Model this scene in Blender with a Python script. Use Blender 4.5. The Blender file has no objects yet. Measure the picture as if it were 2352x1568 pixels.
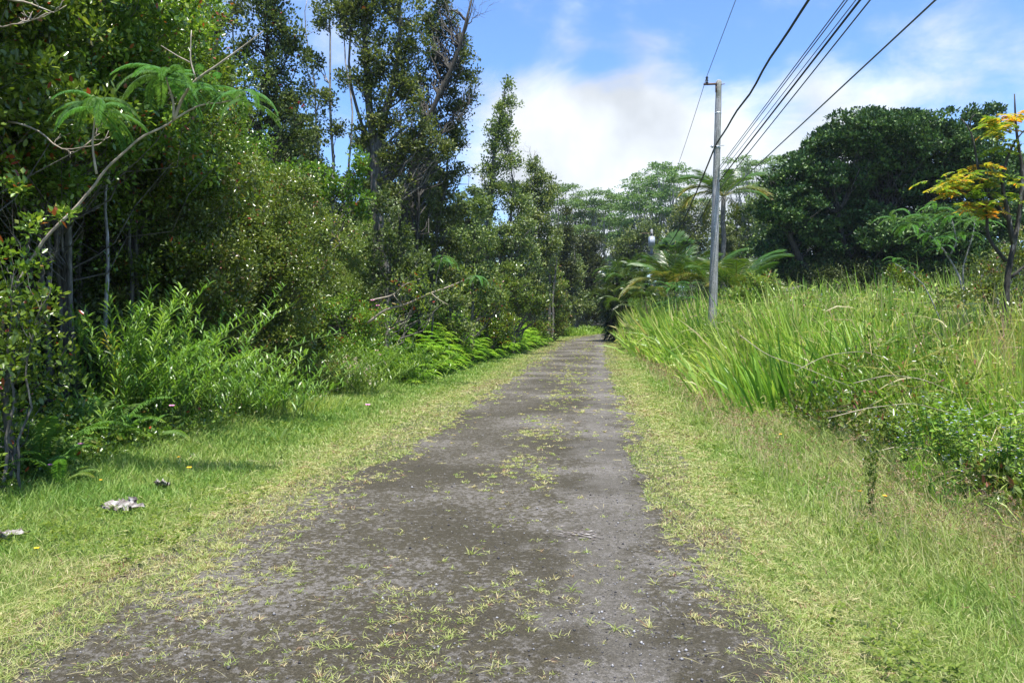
import bpy, math, numpy as np
from mathutils import Vector, Matrix
R = math.radians
C = bpy.context.scene.collection
# ------------------------------------------------------------------ camera
YAW, PITCH, EYE, F = R(6.36), R(1.44), 1.6, 1829.0     # F in pixels of a 2352 px wide frame
cam_d = bpy.data.cameras.new("camera"); cam = bpy.data.objects.new("camera", cam_d); C.objects.link(cam)
cam_d.sensor_width = 36; cam_d.lens = 28; cam_d.clip_end = 5000; cam_d.clip_start = 0.05
cam.location = (0, 0, EYE); cam.rotation_euler = (R(90) - PITCH, 0, YAW)
bpy.context.scene.camera = cam
sc = bpy.context.scene
sc.render.resolution_x, sc.render.resolution_y = 1024, 682
# ------------------------------------------------------------------ light
SUN = Vector((0.10, -0.24, 0.95)).normalized()            # towards the sun
sun_el = math.asin(SUN.z); sun_az = math.atan2(SUN.x, SUN.y)
sd = bpy.data.lights.new("sun", 'SUN'); so = bpy.data.objects.new("sun", sd); C.objects.link(so)
sd.energy = 5.0; sd.angle = R(0.53); sd.color = (1.0, 0.965, 0.90)
so.rotation_euler = SUN.to_track_quat('Z', 'Y').to_euler(); so.location = (20, -5, 40)
sc.view_settings.view_transform = 'Standard'; sc.view_settings.look = 'None'
sc.view_settings.gamma = 1; sc.view_settings.exposure = 1.0
# ------------------------------------------------------------------ pixel helpers (2352 x 1568 frame)
_M = np.array(cam.rotation_euler.to_matrix())
def ray(px, py): return _M @ np.array([(px - 1176) / F, (784 - py) / F, -1.0])
def P(px, py, Y):
    d = ray(px, py); return np.array([0, 0, EYE]) + d * (Y / d[1])
def PX(px, py, X):
    d = ray(px, py); return np.array([0, 0, EYE]) + d * (X / d[0])
# ------------------------------------------------------------------ world: sky + clouds
w = bpy.data.worlds.new("World"); sc.world = w; w.use_nodes = True
nt = w.node_tree; N = nt.nodes; Lk = nt.links; N.clear()
def nd(t, **k):
    n = N.new(t)
    for a, b in k.items(): setattr(n, a, b)
    return n
out = nd('ShaderNodeOutputWorld'); bg = nd('ShaderNodeBackground'); bgc = nd('ShaderNodeBackground'); mx = nd('ShaderNodeMixShader')
sky = nd('ShaderNodeTexSky', sky_type='NISHITA', sun_disc=False, sun_elevation=sun_el, sun_rotation=sun_az, altitude=200, air_density=1.0, dust_density=0.6, ozone_density=2.2)
hs = nd('ShaderNodeMix', data_type='RGBA', blend_type='MULTIPLY'); hs.inputs[0].default_value = 1.0
Lk.new(sky.outputs[0], hs.inputs[6]); hs.inputs[7].default_value = (0.66, 0.84, 1.12, 1)
Lk.new(hs.outputs[2], bg.inputs[0]); bg.inputs[1].default_value = 0.125
bgc.inputs[0].default_value = (0.90, 0.95, 1.0, 1); bgc.inputs[1].default_value = 0.66
tc = nd('ShaderNodeTexCoord'); sep = nd('ShaderNodeSeparateXYZ'); Lk.new(tc.outputs['Generated'], sep.inputs[0])
def m(op, a, b=None, c=None, clamp=False):
    n = nd('ShaderNodeMath', operation=op, use_clamp=clamp)
    for i, v in enumerate((a, b, c)):
        if v is None: continue
        if isinstance(v, (int, float)): n.inputs[i].default_value = v
        else: Lk.new(v, n.inputs[i])
    return n.outputs[0]
den = m('ADD', m('MAXIMUM', sep.outputs[2], 0.0), 0.16)
comb = nd('ShaderNodeCombineXYZ'); Lk.new(m('DIVIDE', sep.outputs[0], den), comb.inputs[0]); Lk.new(m('DIVIDE', sep.outputs[1], den), comb.inputs[1]); comb.inputs[2].default_value = 3.7
def noise(vec, scale, detail, rough, dist=0.0):
    n = nd('ShaderNodeTexNoise'); Lk.new(vec, n.inputs['Vector']); n.inputs['Scale'].default_value = scale
    n.inputs['Detail'].default_value = detail; n.inputs['Roughness'].default_value = rough; n.inputs['Distortion'].default_value = dist
    return n.outputs['Fac']
n1 = noise(comb.outputs[0], 2.3, 8, 0.62, 0.35); n2 = noise(tc.outputs['Generated'], 9.0, 8, 0.58, 0.2)
def blob(px, py, rad):                                    # 0..1 round a direction of the sky
    d = ray(px, py); d = d / np.linalg.norm(d)
    v = nd('ShaderNodeVectorMath', operation='DOT_PRODUCT'); nv = nd('ShaderNodeVectorMath', operation='NORMALIZE')
    Lk.new(tc.outputs['Generated'], nv.inputs[0]); Lk.new(nv.outputs[0], v.inputs[0]); v.inputs[1].default_value = tuple(d)
    n = nd('ShaderNodeMapRange', interpolation_type='SMOOTHSTEP'); n.inputs[1].default_value = math.cos(rad); n.inputs[2].default_value = 1.0
    Lk.new(v.outputs['Value'], n.inputs[0]); return n.outputs[0]
big = None
for (bx, by, br, k) in ((1250, 340, .13, .34), (1390, 420, .14, .50), (1540, 360, .12, .36), (1230, 250, .06, .16), (1330, 260, .06, .12), (1800, 420, .17, .36), (2050, 250, .14, .08), (2230, 150, .08, .10), (2100, 60, .12, -.05), (1500, 170, .06, .14), (1620, 250, .07, .12), (1880, 180, .06, .10), (1330, 60, .04, .12), (1280, 130, .04, .12), (1450, 130, .05, .12)):
    t = m('MULTIPLY', blob(bx, by, br), k); big = t if big is None else m('ADD', big, t)
for (bx, by, br, k) in ((1180, 60, .10, -.05), (1700, 60, .12, -.03)):
    big = m('ADD', big, m('MULTIPLY', blob(bx, by, br), k))
low = nd('ShaderNodeMapRange', interpolation_type='SMOOTHSTEP'); low.inputs[1].default_value = 0.30; low.inputs[2].default_value = 0.02; Lk.new(sep.outputs[2], low.inputs[0])
s = m('ADD', m('MULTIPLY', n1, 1.05), m('MULTIPLY', n2, 0.50))
s = m('ADD', s, m('MULTIPLY', low.outputs[0], 0.10)); s = m('ADD', s, big)
mr = nd('ShaderNodeMapRange', interpolation_type='SMOOTHSTEP'); mr.inputs[1].default_value = 0.72; mr.inputs[2].default_value = 1.28; mr.inputs[3].default_value = 0.0; mr.inputs[4].default_value = 0.96
Lk.new(s, mr.inputs[0]); Lk.new(mr.outputs[0], mx.inputs[0])
# soft grey bellies inside the cloud
sh = noise(tc.outputs['Generated'], 7.0, 5, 0.5, 0.1); mr2 = nd('ShaderNodeMapRange'); mr2.inputs[1].default_value = 0.35; mr2.inputs[2].default_value = 0.65; mr2.inputs[3].default_value = 0.42; mr2.inputs[4].default_value = 0.66
Lk.new(sh, mr2.inputs[0]); Lk.new(mr2.outputs[0], bgc.inputs[1])
Lk.new(bg.outputs[0], mx.inputs[1]); Lk.new(bgc.outputs[0], mx.inputs[2]); Lk.new(mx.outputs[0], out.inputs[0])

# ------------------------------------------------------------------ numpy helpers
def norm(a): return a / np.maximum(np.linalg.norm(a, axis=-1, keepdims=True), 1e-9)
def sstep(a, b, x):
    t = np.clip((x - a) / (b - a), 0, 1); return t * t * (3 - 2 * t)
def vn(x, y, seed=0):                                     # value noise 0..1
    x = np.asarray(x, float); y = np.asarray(y, float); xi = np.floor(x); yi = np.floor(y); fx = x - xi; fy = y - yi
    fx = fx * fx * (3 - 2 * fx); fy = fy * fy * (3 - 2 * fy)
    def h(a, b):
        q = np.sin(a * 127.1 + b * 311.7 + seed * 74.7) * 43758.5453; return q - np.floor(q)
    return (h(xi, yi) * (1 - fx) + h(xi + 1, yi) * fx) * (1 - fy) + (h(xi, yi + 1) * (1 - fx) + h(xi + 1, yi + 1) * fx) * fy
def fbm(x, y, seed=0): return 0.5 * vn(x, y, seed) + 0.3 * vn(x * 2.1 + 5, y * 2.1, seed + 1) + 0.2 * vn(x * 4.3, y * 4.3 + 9, seed + 2)
class MB:
    def __init__(s): s.v = []; s.t = []; s.q = []; s.a = []; s.n = 0
    def add(s, v, t=None, q=None, a=0.5):
        v = np.asarray(v, np.float32).reshape(-1, 3)
        if t is not None and len(t): s.t.append(np.asarray(t, np.int64).reshape(-1, 3) + s.n)
        if q is not None and len(q): s.q.append(np.asarray(q, np.int64).reshape(-1, 4) + s.n)
        a = np.asarray(a, np.float32)
        s.v.append(v); s.a.append(np.full(len(v), float(a), np.float32) if a.ndim == 0 else a); s.n += len(v)
    def tube(s, pts, r0, r1=None, k=6, a=0.5, cap=True):
        pts = np.asarray(pts, float); n = len(pts)
        rr = np.asarray(r0, float) if np.ndim(r0) else np.linspace(r0, r0 if r1 is None else r1, n)
        tg = norm(np.gradient(pts, axis=0)); ref = np.array([0.0, 0, 1]) if abs(tg[0][2]) < .8 else np.array([1.0, 0, 0])
        u = norm(np.cross(tg, ref)); w_ = np.cross(tg, u); an = np.arange(k) * 2 * np.pi / k
        V = pts[:, None, :] + rr[:, None, None] * (np.cos(an)[None, :, None] * u[:, None, :] + np.sin(an)[None, :, None] * w_[:, None, :])
        i = np.arange(n - 1)[:, None] * k; j = np.arange(k)[None, :]; j2 = (j + 1) % k
        Q = np.stack([i + j, i + j2, i + k + j2, i + k + j], -1).reshape(-1, 4)
        V = V.reshape(-1, 3); T = None
        if cap:
            V = np.vstack([V, pts[-1:], pts[:1]]); b = (n - 1) * k; jj = np.arange(k)
            T = np.vstack([np.stack([b + jj, b + (jj + 1) % k, np.full(k, n * k)], -1), np.stack([(jj + 1) % k, jj, np.full(k, n * k + 1)], -1)])
        s.add(V, T, Q, a)
    def box(s, c, d, a=0.5):
        c = np.array(c, float); d = np.array(d, float) / 2
        V = np.array([[x, y, z] for x in (-1, 1) for y in (-1, 1) for z in (-1, 1)]) * d + c
        s.add(V, None, [[0, 1, 3, 2], [4, 6, 7, 5], [0, 4, 5, 1], [2, 3, 7, 6], [0, 2, 6, 4], [1, 5, 7, 3]], a)
    def build(s, name, mat, parent=None, loc=None, smooth=False):
        me = bpy.data.meshes.new(name); V = np.concatenate(s.v); T = np.concatenate(s.t) if s.t else np.zeros((0, 3), np.int64); Q = np.concatenate(s.q) if s.q else np.zeros((0, 4), np.int64)
        me.vertices.add(len(V)); me.vertices.foreach_set('co', V.ravel())
        li = np.concatenate([T.ravel(), Q.ravel()]).astype(np.int32); me.loops.add(len(li)); me.loops.foreach_set('vertex_index', li)
        me.polygons.add(len(T) + len(Q)); ls = np.concatenate([np.arange(len(T)) * 3, len(T) * 3 + np.arange(len(Q)) * 4]).astype(np.int32)
        me.polygons.foreach_set('loop_start', ls)
        if smooth: me.polygons.foreach_set('use_smooth', np.ones(len(ls), bool))
        me.update(calc_edges=True)
        at = me.attributes.new('v', 'FLOAT', 'POINT'); at.data.foreach_set('value', np.concatenate(s.a))
        if mat: me.materials.append(mat)
        o = bpy.data.objects.new(name, me); C.objects.link(o)
        if parent: o.parent = parent
        if loc is not None: o.location = loc
        return o
    # leaves: c centre/base (n,3), d direction, u normal, l length, w width
    def leaves(s, c, d, u, l, w_, a, kind='rhomb', droop=0.0):
        n = len(c)
        if n == 0: return
        d = norm(d); sd_ = norm(np.cross(d, u)); u = np.cross(sd_, d); l = np.broadcast_to(l, (n,))[:, None]; w_ = np.broadcast_to(w_, (n,))[:, None]
        dr = np.array([0, 0, -1.0]) * (droop if np.ndim(droop) == 0 else 0); a = np.broadcast_to(a, (n,)); b = np.arange(n)[:, None]
        if kind == 'rhomb':
            p1 = c + d * l * .45 + sd_ * w_ * .5 + u * w_ * .18; p2 = c + d * l + dr * l; p3 = c + d * l * .45 - sd_ * w_ * .5 + u * w_ * .18
            V = np.stack([c, p1, p2, p3], 1).reshape(-1, 3); T = np.concatenate([b * 4 + [0, 1, 2], b * 4 + [0, 2, 3]])
            s.add(V, T, None, np.repeat(a, 4))
        elif kind == 'oval':
            q = lambda f, ws, h: c + d * l * f + sd_ * w_ * ws + u * w_ * h + dr * l * f * f
            V = np.stack([c, q(.28, .42, .1), q(.68, .40, .08), q(1, 0, -.05), q(.68, -.40, .08), q(.28, -.42, .1), q(.5, 0, -.06)], 1).reshape(-1, 3)
            T = np.concatenate([b * 7 + x for x in ([0, 1, 6], [1, 2, 6], [2, 3, 6], [3, 4, 6], [4, 5, 6], [5, 0, 6])]); s.add(V, T, None, np.repeat(a, 7))
        elif kind == 'blade':                             # droop given as a bend amount per leaf
            dp = np.broadcast_to(droop, (n,))[:, None]; dn = np.array([0, 0, -1.0])
            hz = norm(d * [1, 1, 0] + 1e-6); m1 = c + d * l * .5 + dn * dp * l * .08; tp = c + d * l + (hz * .35 + dn) * dp * l * .5
            V = np.stack([c - sd_ * w_ * .5, c + sd_ * w_ * .5, m1 + sd_ * w_ * .42, m1 - sd_ * w_ * .42, tp], 1).reshape(-1, 3)
            s.add(V, b * 5 + [3, 2, 4], b * 5 + [0, 1, 2, 3], np.repeat(a, 5))
        elif kind == 'strip':                             # long arching strap: 3 segments
            dp = np.broadcast_to(droop, (n,))[:, None]; dn = np.array([0, 0, -1.0]); hz = norm(d * [1, 1, 0] + 1e-6)
            pt = lambda f: c + d * l * f + (hz * .45 + dn) * dp * l * f ** 2.2 * .8
            V = np.stack([pt(0) - sd_ * w_ * .3, pt(0) + sd_ * w_ * .3, pt(.35) + sd_ * w_ * .5, pt(.35) - sd_ * w_ * .5, pt(.7) + sd_ * w_ * .4, pt(.7) - sd_ * w_ * .4, pt(1.0)], 1).reshape(-1, 3)
            Q = np.concatenate([b * 7 + [0, 1, 2, 3], b * 7 + [3, 2, 4, 5]]); s.add(V, b * 7 + [5, 4, 6], Q, np.repeat(a, 7))
def rnd(rng, n, sc_=1.0): return rng.normal(size=(n, 3)) * sc_
# ------------------------------------------------------------------ tagging
def thing(name, label, cat, loc=(0, 0, 0), group=None, rz=0.0):
    o = bpy.data.objects.new(name, None); C.objects.link(o); o.location = loc; o.rotation_euler = (0, 0, rz); o.empty_display_size = .2
    return tag(o, label, cat, group)
def tag(o, label=None, cat=None, group=None, kind=None):
    if label: o['label'] = label
    if cat: o['category'] = cat
    if group: o['group'] = group
    if kind: o['kind'] = kind
    return o
def dup(o, parent=None):
    c = o.copy(); C.objects.link(c)
    if parent is not None: c.parent = parent
    for ch in [x for x in KIDS.get(o.name, [])]: KIDS.setdefault(c.name, []).append(dup(ch, c))
    return c
KIDS = {}
def kid(p, o): KIDS.setdefault(p.name, []).append(o); return o
# ------------------------------------------------------------------ materials
def mat(name):
    mt = bpy.data.materials.new(name); mt.use_nodes = True; t = mt.node_tree; t.nodes.clear(); return mt, t
def ramp(t, fac, stops, interp='LINEAR'):
    r = t.nodes.new('ShaderNodeValToRGB'); r.color_ramp.interpolation = interp; e = r.color_ramp.elements
    while len(e) < len(stops): e.new(0.5)
    for i, (p, c) in enumerate(stops): e[i].position = p; e[i].color = (*c, 1)
    t.links.new(fac, r.inputs[0]); return r.outputs[0]
def tnoise(t, scale, detail=4, rough=.55, vec=None, coord='Object'):
    n = t.nodes.new('ShaderNodeTexNoise'); n.inputs['Scale'].default_value = scale; n.inputs['Detail'].default_value = detail; n.inputs['Roughness'].default_value = rough
    if vec is None: vec = t.nodes.new('ShaderNodeTexCoord').outputs[coord]
    t.links.new(vec, n.inputs['Vector']); return n.outputs['Fac']
def mul(t, a, b, mode='MULTIPLY', fac=1.0):
    x = t.nodes.new('ShaderNodeMix'); x.data_type = 'RGBA'; x.blend_type = mode
    if isinstance(fac, (int, float)): x.inputs[0].default_value = fac
    else: t.links.new(fac, x.inputs[0])
    for i, v in ((6, a), (7, b)):
        if isinstance(v, tuple): x.inputs[i].default_value = (*v, 1)
        else: t.links.new(v, x.inputs[i])
    return x.outputs[2]
def leafmat(name, stops, rough=.42, spec=.5, trans=.35, tcol=(1.25, 1.3, .55), var=.25):
    mt, t = mat(name); at = t.nodes.new('ShaderNodeAttribute'); at.attribute_name = 'v'
    col = ramp(t, at.outputs['Fac'], stops)
    oi = t.nodes.new('ShaderNodeObjectInfo'); mr = t.nodes.new('ShaderNodeMapRange'); mr.inputs[3].default_value = 1 - var; mr.inputs[4].default_value = 1 + var; t.links.new(oi.outputs['Random'], mr.inputs[0])
    h = t.nodes.new('ShaderNodeHueSaturation'); t.links.new(col, h.inputs['Color']); t.links.new(mr.outputs[0], h.inputs['Value'])
    mh = t.nodes.new('ShaderNodeMath'); mh.operation = 'MULTIPLY_ADD'; t.links.new(oi.outputs['Random'], mh.inputs[0]); mh.inputs[1].default_value = .03; mh.inputs[2].default_value = .485; t.links.new(mh.outputs[0], h.inputs['Hue'])
    col = h.outputs[0]
    p = t.nodes.new('ShaderNodeBsdfPrincipled'); t.links.new(col, p.inputs['Base Color']); p.inputs['Roughness'].default_value = rough; p.inputs['Specular IOR Level'].default_value = spec
    tr = t.nodes.new('ShaderNodeBsdfTranslucent'); t.links.new(mul(t, col, tcol), tr.inputs[0])
    mxn = t.nodes.new('ShaderNodeMixShader'); mxn.inputs[0].default_value = trans; t.links.new(p.outputs[0], mxn.inputs[1]); t.links.new(tr.outputs[0], mxn.inputs[2])
    o = t.nodes.new('ShaderNodeOutputMaterial'); t.links.new(mxn.outputs[0], o.inputs[0]); return mt
def solid(name, stops, scale=8, rough=.8, bump=.3, metal=0.0, detail=6, stretch=None, spec=.4, bscale=None):
    mt, t = mat(name); tcn = t.nodes.new('ShaderNodeTexCoord'); vec = tcn.outputs['Object']
    if stretch:
        mp = t.nodes.new('ShaderNodeMapping'); mp.inputs['Scale'].default_value = stretch; t.links.new(vec, mp.inputs[0]); vec = mp.outputs[0]
    f = tnoise(t, scale, detail, .6, vec); col = ramp(t, f, stops)
    p = t.nodes.new('ShaderNodeBsdfPrincipled'); t.links.new(col, p.inputs['Base Color']); p.inputs['Roughness'].default_value = rough; p.inputs['Metallic'].default_value = metal; p.inputs['Specular IOR Level'].default_value = spec
    if bump:
        b = t.nodes.new('ShaderNodeBump'); b.inputs['Strength'].default_value = bump; b.inputs['Distance'].default_value = .02; t.links.new(tnoise(t, bscale or scale * 3, 5, .6, vec), b.inputs['Height']); t.links.new(b.outputs[0], p.inputs['Normal'])
    o = t.nodes.new('ShaderNodeOutputMaterial'); t.links.new(p.outputs[0], o.inputs[0]); return mt
G = lambda r, g, b: (r, g, b)
M = {}
M['guava'] = leafmat('guava leaf', [(0, G(.038, .072, .010)), (.40, G(.095, .160, .020)), (.75, G(.18, .27, .035)), (.93, G(.33, .38, .07)), (.975, G(.26, .12, .04)), (1, G(.32, .07, .03))], rough=.27, spec=.6, trans=.34)
M['guava_pale'] = leafmat('olive bush leaf', [(0, G(.055, .092, .015)), (.5, G(.14, .21, .035)), (.9, G(.27, .34, .08)), (.98, G(.26, .17, .08)), (1, G(.27, .12, .06))], rough=.30, spec=.55, trans=.32)
M['ohia'] = leafmat('ohia leaf', [(0, G(.042, .064, .016)), (.5, G(.110, .150, .040)), (.85, G(.22, .26, .09)), (1, G(.34, .35, .18))], rough=.45, spec=.3, trans=.30)
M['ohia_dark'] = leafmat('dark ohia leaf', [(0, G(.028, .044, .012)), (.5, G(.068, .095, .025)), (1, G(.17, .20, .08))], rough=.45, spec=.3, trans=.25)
M['banyan'] = leafmat('banyan leaf', [(0, G(.012, .030, .009)), (.5, G(.042, .092, .022)), (1, G(.16, .24, .055))], rough=.45, spec=.28, trans=.10, var=.05)
M['albizia'] = leafmat('albizia leaf', [(0, G(.07, .13, .05)), (.5, G(.13, .21, .07)), (1, G(.21, .29, .10))], rough=.6, spec=.2, trans=.3, var=.1)  # leaf colour paled a little, distance haze put into the albedo
M['feather'] = leafmat('feathery leaf', [(0, G(.05, .13, .04)), (1, G(.12, .25, .07))], rough=.55, spec=.25, trans=.45)
M['palm'] = leafmat('palm leaf', [(0, G(.035, .085, .015)), (.5, G(.07, .14, .02)), (.85, G(.16, .22, .04)), (1, G(.36, .30, .08))], rough=.33, spec=.55, trans=.35)
M['areca'] = leafmat('areca leaf', [(0, G(.025, .055, .010)), (.6, G(.06, .12, .016)), (1, G(.15, .20, .03))], rough=.35, spec=.5, trans=.3)
M['reed'] = leafmat('orchid reed leaf', [(0, G(.09, .20, .03)), (.6, G(.18, .33, .05)), (.93, G(.30, .44, .09)), (1, G(.6, .40, .04))], rough=.35, spec=.5, trans=.4)
M['fern'] = leafmat('sword fern leaf', [(0, G(.07, .16, .03)), (.8, G(.17, .29, .06)), (1, G(.32, .36, .10))], rough=.5, spec=.3, trans=.4)
M['uluhe'] = leafmat('thicket fern leaf', [(0, G(.12, .23, .02)), (.6, G(.20, .34, .025)), (1, G(.34, .42, .05))], rough=.5, spec=.3, trans=.45)
M['herb'] = leafmat('herb leaf', [(0, G(.07, .14, .02)), (.6, G(.17, .27, .035)), (1, G(.32, .40, .08))], rough=.5, spec=.25, trans=.4)
M['grass'] = leafmat('verge grass', [(0, G(.14, .25, .04)), (.30, G(.25, .35, .07)), (.55, G(.33, .38, .11)), (.78, G(.45, .43, .19)), (.92, G(.55, .46, .26)), (.985, G(.30, .17, .10)), (1, G(.22, .10, .07))], rough=.5, spec=.35, trans=.38, tcol=(1.1, 1.15, .7), var=.0)
M['tall'] = leafmat('guinea grass', [(0, G(.12, .24, .03)), (.35, G(.27, .42, .05)), (.65, G(.42, .50, .11)), (.85, G(.48, .44, .20)), (.95, G(.44, .35, .19)), (1, G(.34, .22, .14))], rough=.42, spec=.4, trans=.42, tcol=(1.1, 1.15, .6), var=.05)
M['orange'] = leafmat('turning leaf', [(0, G(.07, .14, .02)), (.5, G(.17, .24, .03)), (.72, G(.42, .34, .05)), (1, G(.60, .19, .03))], rough=.4, spec=.4, trans=.45)
M['flower_y'] = solid('yellow petal', [(0.3, G(.85, .42, .01)), (.7, G(.95, .60, .02))], 20, .6, 0)
M['flower_p'] = solid('pink petal', [(0.3, G(.65, .18, .40)), (.7, G(.85, .45, .65))], 20, .6, 0)
M['flower_b'] = solid('pale blue petal', [(0.3, G(.45, .45, .85)), (.7, G(.6, .62, .9))], 20, .6, 0)
M['flower_r'] = solid('red blossom', [(0.3, G(.55, .02, .02)), (.7, G(.75, .06, .04))], 20, .6, 0)
M['bark_pale'] = solid('pale lichen bark', [(.3, G(.10, .09, .08)), (.5, G(.26, .25, .23)), (.7, G(.50, .49, .46))], 6, .85, .6, stretch=(3, 3, 1))
M['bark_mid'] = solid('grey brown bark', [(.3, G(.05, .045, .038)), (.55, G(.13, .12, .10)), (.75, G(.30, .29, .26))], 7, .9, .7, stretch=(3, 3, .8))
M['bark_dark'] = solid('dark mossy bark', [(.35, G(.02, .018, .015)), (.6, G(.055, .05, .04)), (.72, G(.22, .22, .20))], 7, .9, .7, stretch=(3, 3, .8))
M['smooth_branch'] = solid('smooth tan branch', [(.3, G(.20, .165, .12)), (.55, G(.36, .30, .23)), (.7, G(.50, .45, .37))], 5, .75, .3, stretch=(2, 2, 1))
M['stem'] = solid('green stem', [(.3, G(.07, .13, .03)), (.7, G(.17, .22, .06))], 10, .6, .1)
M['straw'] = solid('dry stem', [(.3, G(.28, .22, .14)), (.7, G(.52, .45, .33))], 12, .8, .2)
M['debris'] = solid('bleached dead leaf', [(.38, G(.07, .05, .04)), (.52, G(.24, .21, .19)), (.68, G(.50, .47, .44))], 12, .75, .6, stretch=(1, 3, 1))
M['brownleaf'] = solid('brown dead leaf', [(.35, G(.05, .03, .02)), (.65, G(.20, .14, .10))], 9, .8, .5)
M['wire'] = solid('black cable', [(.3, G(.012, .012, .014)), (.7, G(.03, .03, .033))], 10, .6, 0)
M['wire_grey'] = solid('grey cable', [(.3, G(.06, .065, .08)), (.7, G(.11, .115, .13))], 10, .5, 0)
M['ceramic'] = solid('dark glazed insulator', [(.3, G(.02, .02, .022)), (.7, G(.05, .045, .045))], 10, .25, 0)
M['galv'] = solid('galvanised steel', [(.3, G(.35, .37, .38)), (.7, G(.55, .57, .58))], 6, .45, .1, metal=.5)
M['rusty'] = solid('rusty steel', [(.3, G(.05, .03, .025)), (.7, G(.16, .09, .06))], 12, .7, .2)
M['white'] = solid('weathered white paint', [(.3, G(.62, .62, .64)), (.7, G(.8, .8, .82))], 6, .5, .05)
# pole wood
mt, t = mat('weathered pole wood'); tcn = t.nodes.new('ShaderNodeTexCoord'); mp = t.nodes.new('ShaderNodeMapping'); mp.inputs['Scale'].default_value = (14, 14, .9); t.links.new(tcn.outputs['Object'], mp.inputs[0])
cA = ramp(t, tnoise(t, 2.2, 8, .65, mp.outputs[0]), [(.3, G(.13, .12, .115)), (.5, G(.29, .28, .27)), (.7, G(.46, .45, .435))])
cB = ramp(t, tnoise(t, 34, 3, .5), [(.60, G(0, 0, 0)), (.66, G(1, 1, 1))]); cC = mul(t, cA, (.62, .62, .60), 'MIX', cB)
cD = ramp(t, tnoise(t, 1.4, 3, .5), [(.45, G(1, 1, 1)), (.62, G(.62, .66, .58))]); cC = mul(t, cC, cD)
p = t.nodes.new('ShaderNodeBsdfPrincipled'); t.links.new(cC, p.inputs['Base Color']); p.inputs['Roughness'].default_value = .85
b = t.nodes.new('ShaderNodeBump'); b.inputs['Strength'].default_value = .6; b.inputs['Distance'].default_value = .02; t.links.new(tnoise(t, 5, 6, .6, mp.outputs[0]), b.inputs['Height']); t.links.new(b.outputs[0], p.inputs['Normal'])
o_ = t.nodes.new('ShaderNodeOutputMaterial'); t.links.new(p.outputs[0], o_.inputs[0]); M['pole'] = mt
# ground: green thatch near the road, dark soil under the woods (by its own place on the ground)
mt, t = mat('ground cover')
f1 = tnoise(t, 1.2, 6, .6); f2 = tnoise(t, 40, 6, .7)
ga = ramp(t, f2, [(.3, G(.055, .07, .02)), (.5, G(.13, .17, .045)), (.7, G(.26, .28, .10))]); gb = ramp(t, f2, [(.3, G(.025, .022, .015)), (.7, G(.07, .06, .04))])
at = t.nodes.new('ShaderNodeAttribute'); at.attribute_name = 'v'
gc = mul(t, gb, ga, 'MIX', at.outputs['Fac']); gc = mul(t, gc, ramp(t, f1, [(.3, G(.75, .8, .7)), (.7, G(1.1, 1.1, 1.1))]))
p = t.nodes.new('ShaderNodeBsdfPrincipled'); t.links.new(gc, p.inputs['Base Color']); p.inputs['Roughness'].default_value = .9; p.inputs['Specular IOR Level'].default_value = .2
b = t.nodes.new('ShaderNodeBump'); b.inputs['Strength'].default_value = .8; b.inputs['Distance'].default_value = .03; t.links.new(f2, b.inputs['Height']); t.links.new(b.outputs[0], p.inputs['Normal'])
o_ = t.nodes.new('ShaderNodeOutputMaterial'); t.links.new(p.outputs[0], o_.inputs[0]); M['ground'] = mt
# road: mossy cinder with worn grey stone showing through
mt, t = mat('mossy cinder road'); tcn = t.nodes.new('ShaderNodeTexCoord'); vec = tcn.outputs['Object']
fine = tnoise(t, 130, 4, .75, vec); med = tnoise(t, 9, 6, .62, vec); large = tnoise(t, .55, 4, .5, vec); spot = tnoise(t, 26, 8, .74, vec)
moss = ramp(t, fine, [(.28, G(.016, .0135, .007)), (.5, G(.051, .043, .025)), (.72, G(.120, .103, .066))])
grey = ramp(t, fine, [(.28, G(.048, .043, .038)), (.5, G(.145, .132, .116)), (.70, G(.29, .27, .245)), (.8, G(.45, .43, .40))])
ad = t.nodes.new('ShaderNodeMath'); ad.operation = 'ADD'; t.links.new(spot, ad.inputs[0])
sc2 = t.nodes.new('ShaderNodeMath'); sc2.operation = 'MULTIPLY'; t.links.new(large, sc2.inputs[0]); sc2.inputs[1].default_value = .45; t.links.new(sc2.outputs[0], ad.inputs[1])
ad2 = t.nodes.new('ShaderNodeMath'); ad2.operation = 'MULTIPLY_ADD'; t.links.new(med, ad2.inputs[0]); ad2.inputs[1].default_value = .25; ad3 = t.nodes.new('ShaderNodeMath'); ad3.operation = 'SUBTRACT'; t.links.new(ad.outputs[0], ad3.inputs[0]); ad3.inputs[1].default_value = .3; t.links.new(ad3.outputs[0], ad2.inputs[2])
msk = ramp(t, ad2.outputs[0], [(.555, G(0, 0, 0)), (.63, G(.8, .8, .8))]); rc = mul(t, moss, grey, 'MIX', msk)
at = t.nodes.new('ShaderNodeAttribute'); at.attribute_name = 'v'
dust = ramp(t, fine, [(.3, G(.035, .032, .025)), (.7, G(.135, .12, .09))]); rc = mul(t, rc, dust, 'MIX', at.outputs['Fac'])
vo = t.nodes.new('ShaderNodeTexVoronoi'); vo.inputs['Scale'].default_value = 55; t.links.new(vec, vo.inputs['Vector']); chip = ramp(t, vo.outputs['Distance'], [(.07, G(1, 1, 1)), (.11, G(0, 0, 0))])
vs = t.nodes.new('ShaderNodeSeparateColor'); t.links.new(vo.outputs['Color'], vs.inputs[0]); csel = ramp(t, vs.outputs[0], [(.55, G(0, 0, 0)), (.6, G(1, 1, 1))]); ccol = ramp(t, vs.outputs[1], [(0, G(.06, .055, .05)), (1, G(.42, .40, .38))]); rc = mul(t, rc, ccol, 'MIX', mul(t, chip, csel))
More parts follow.
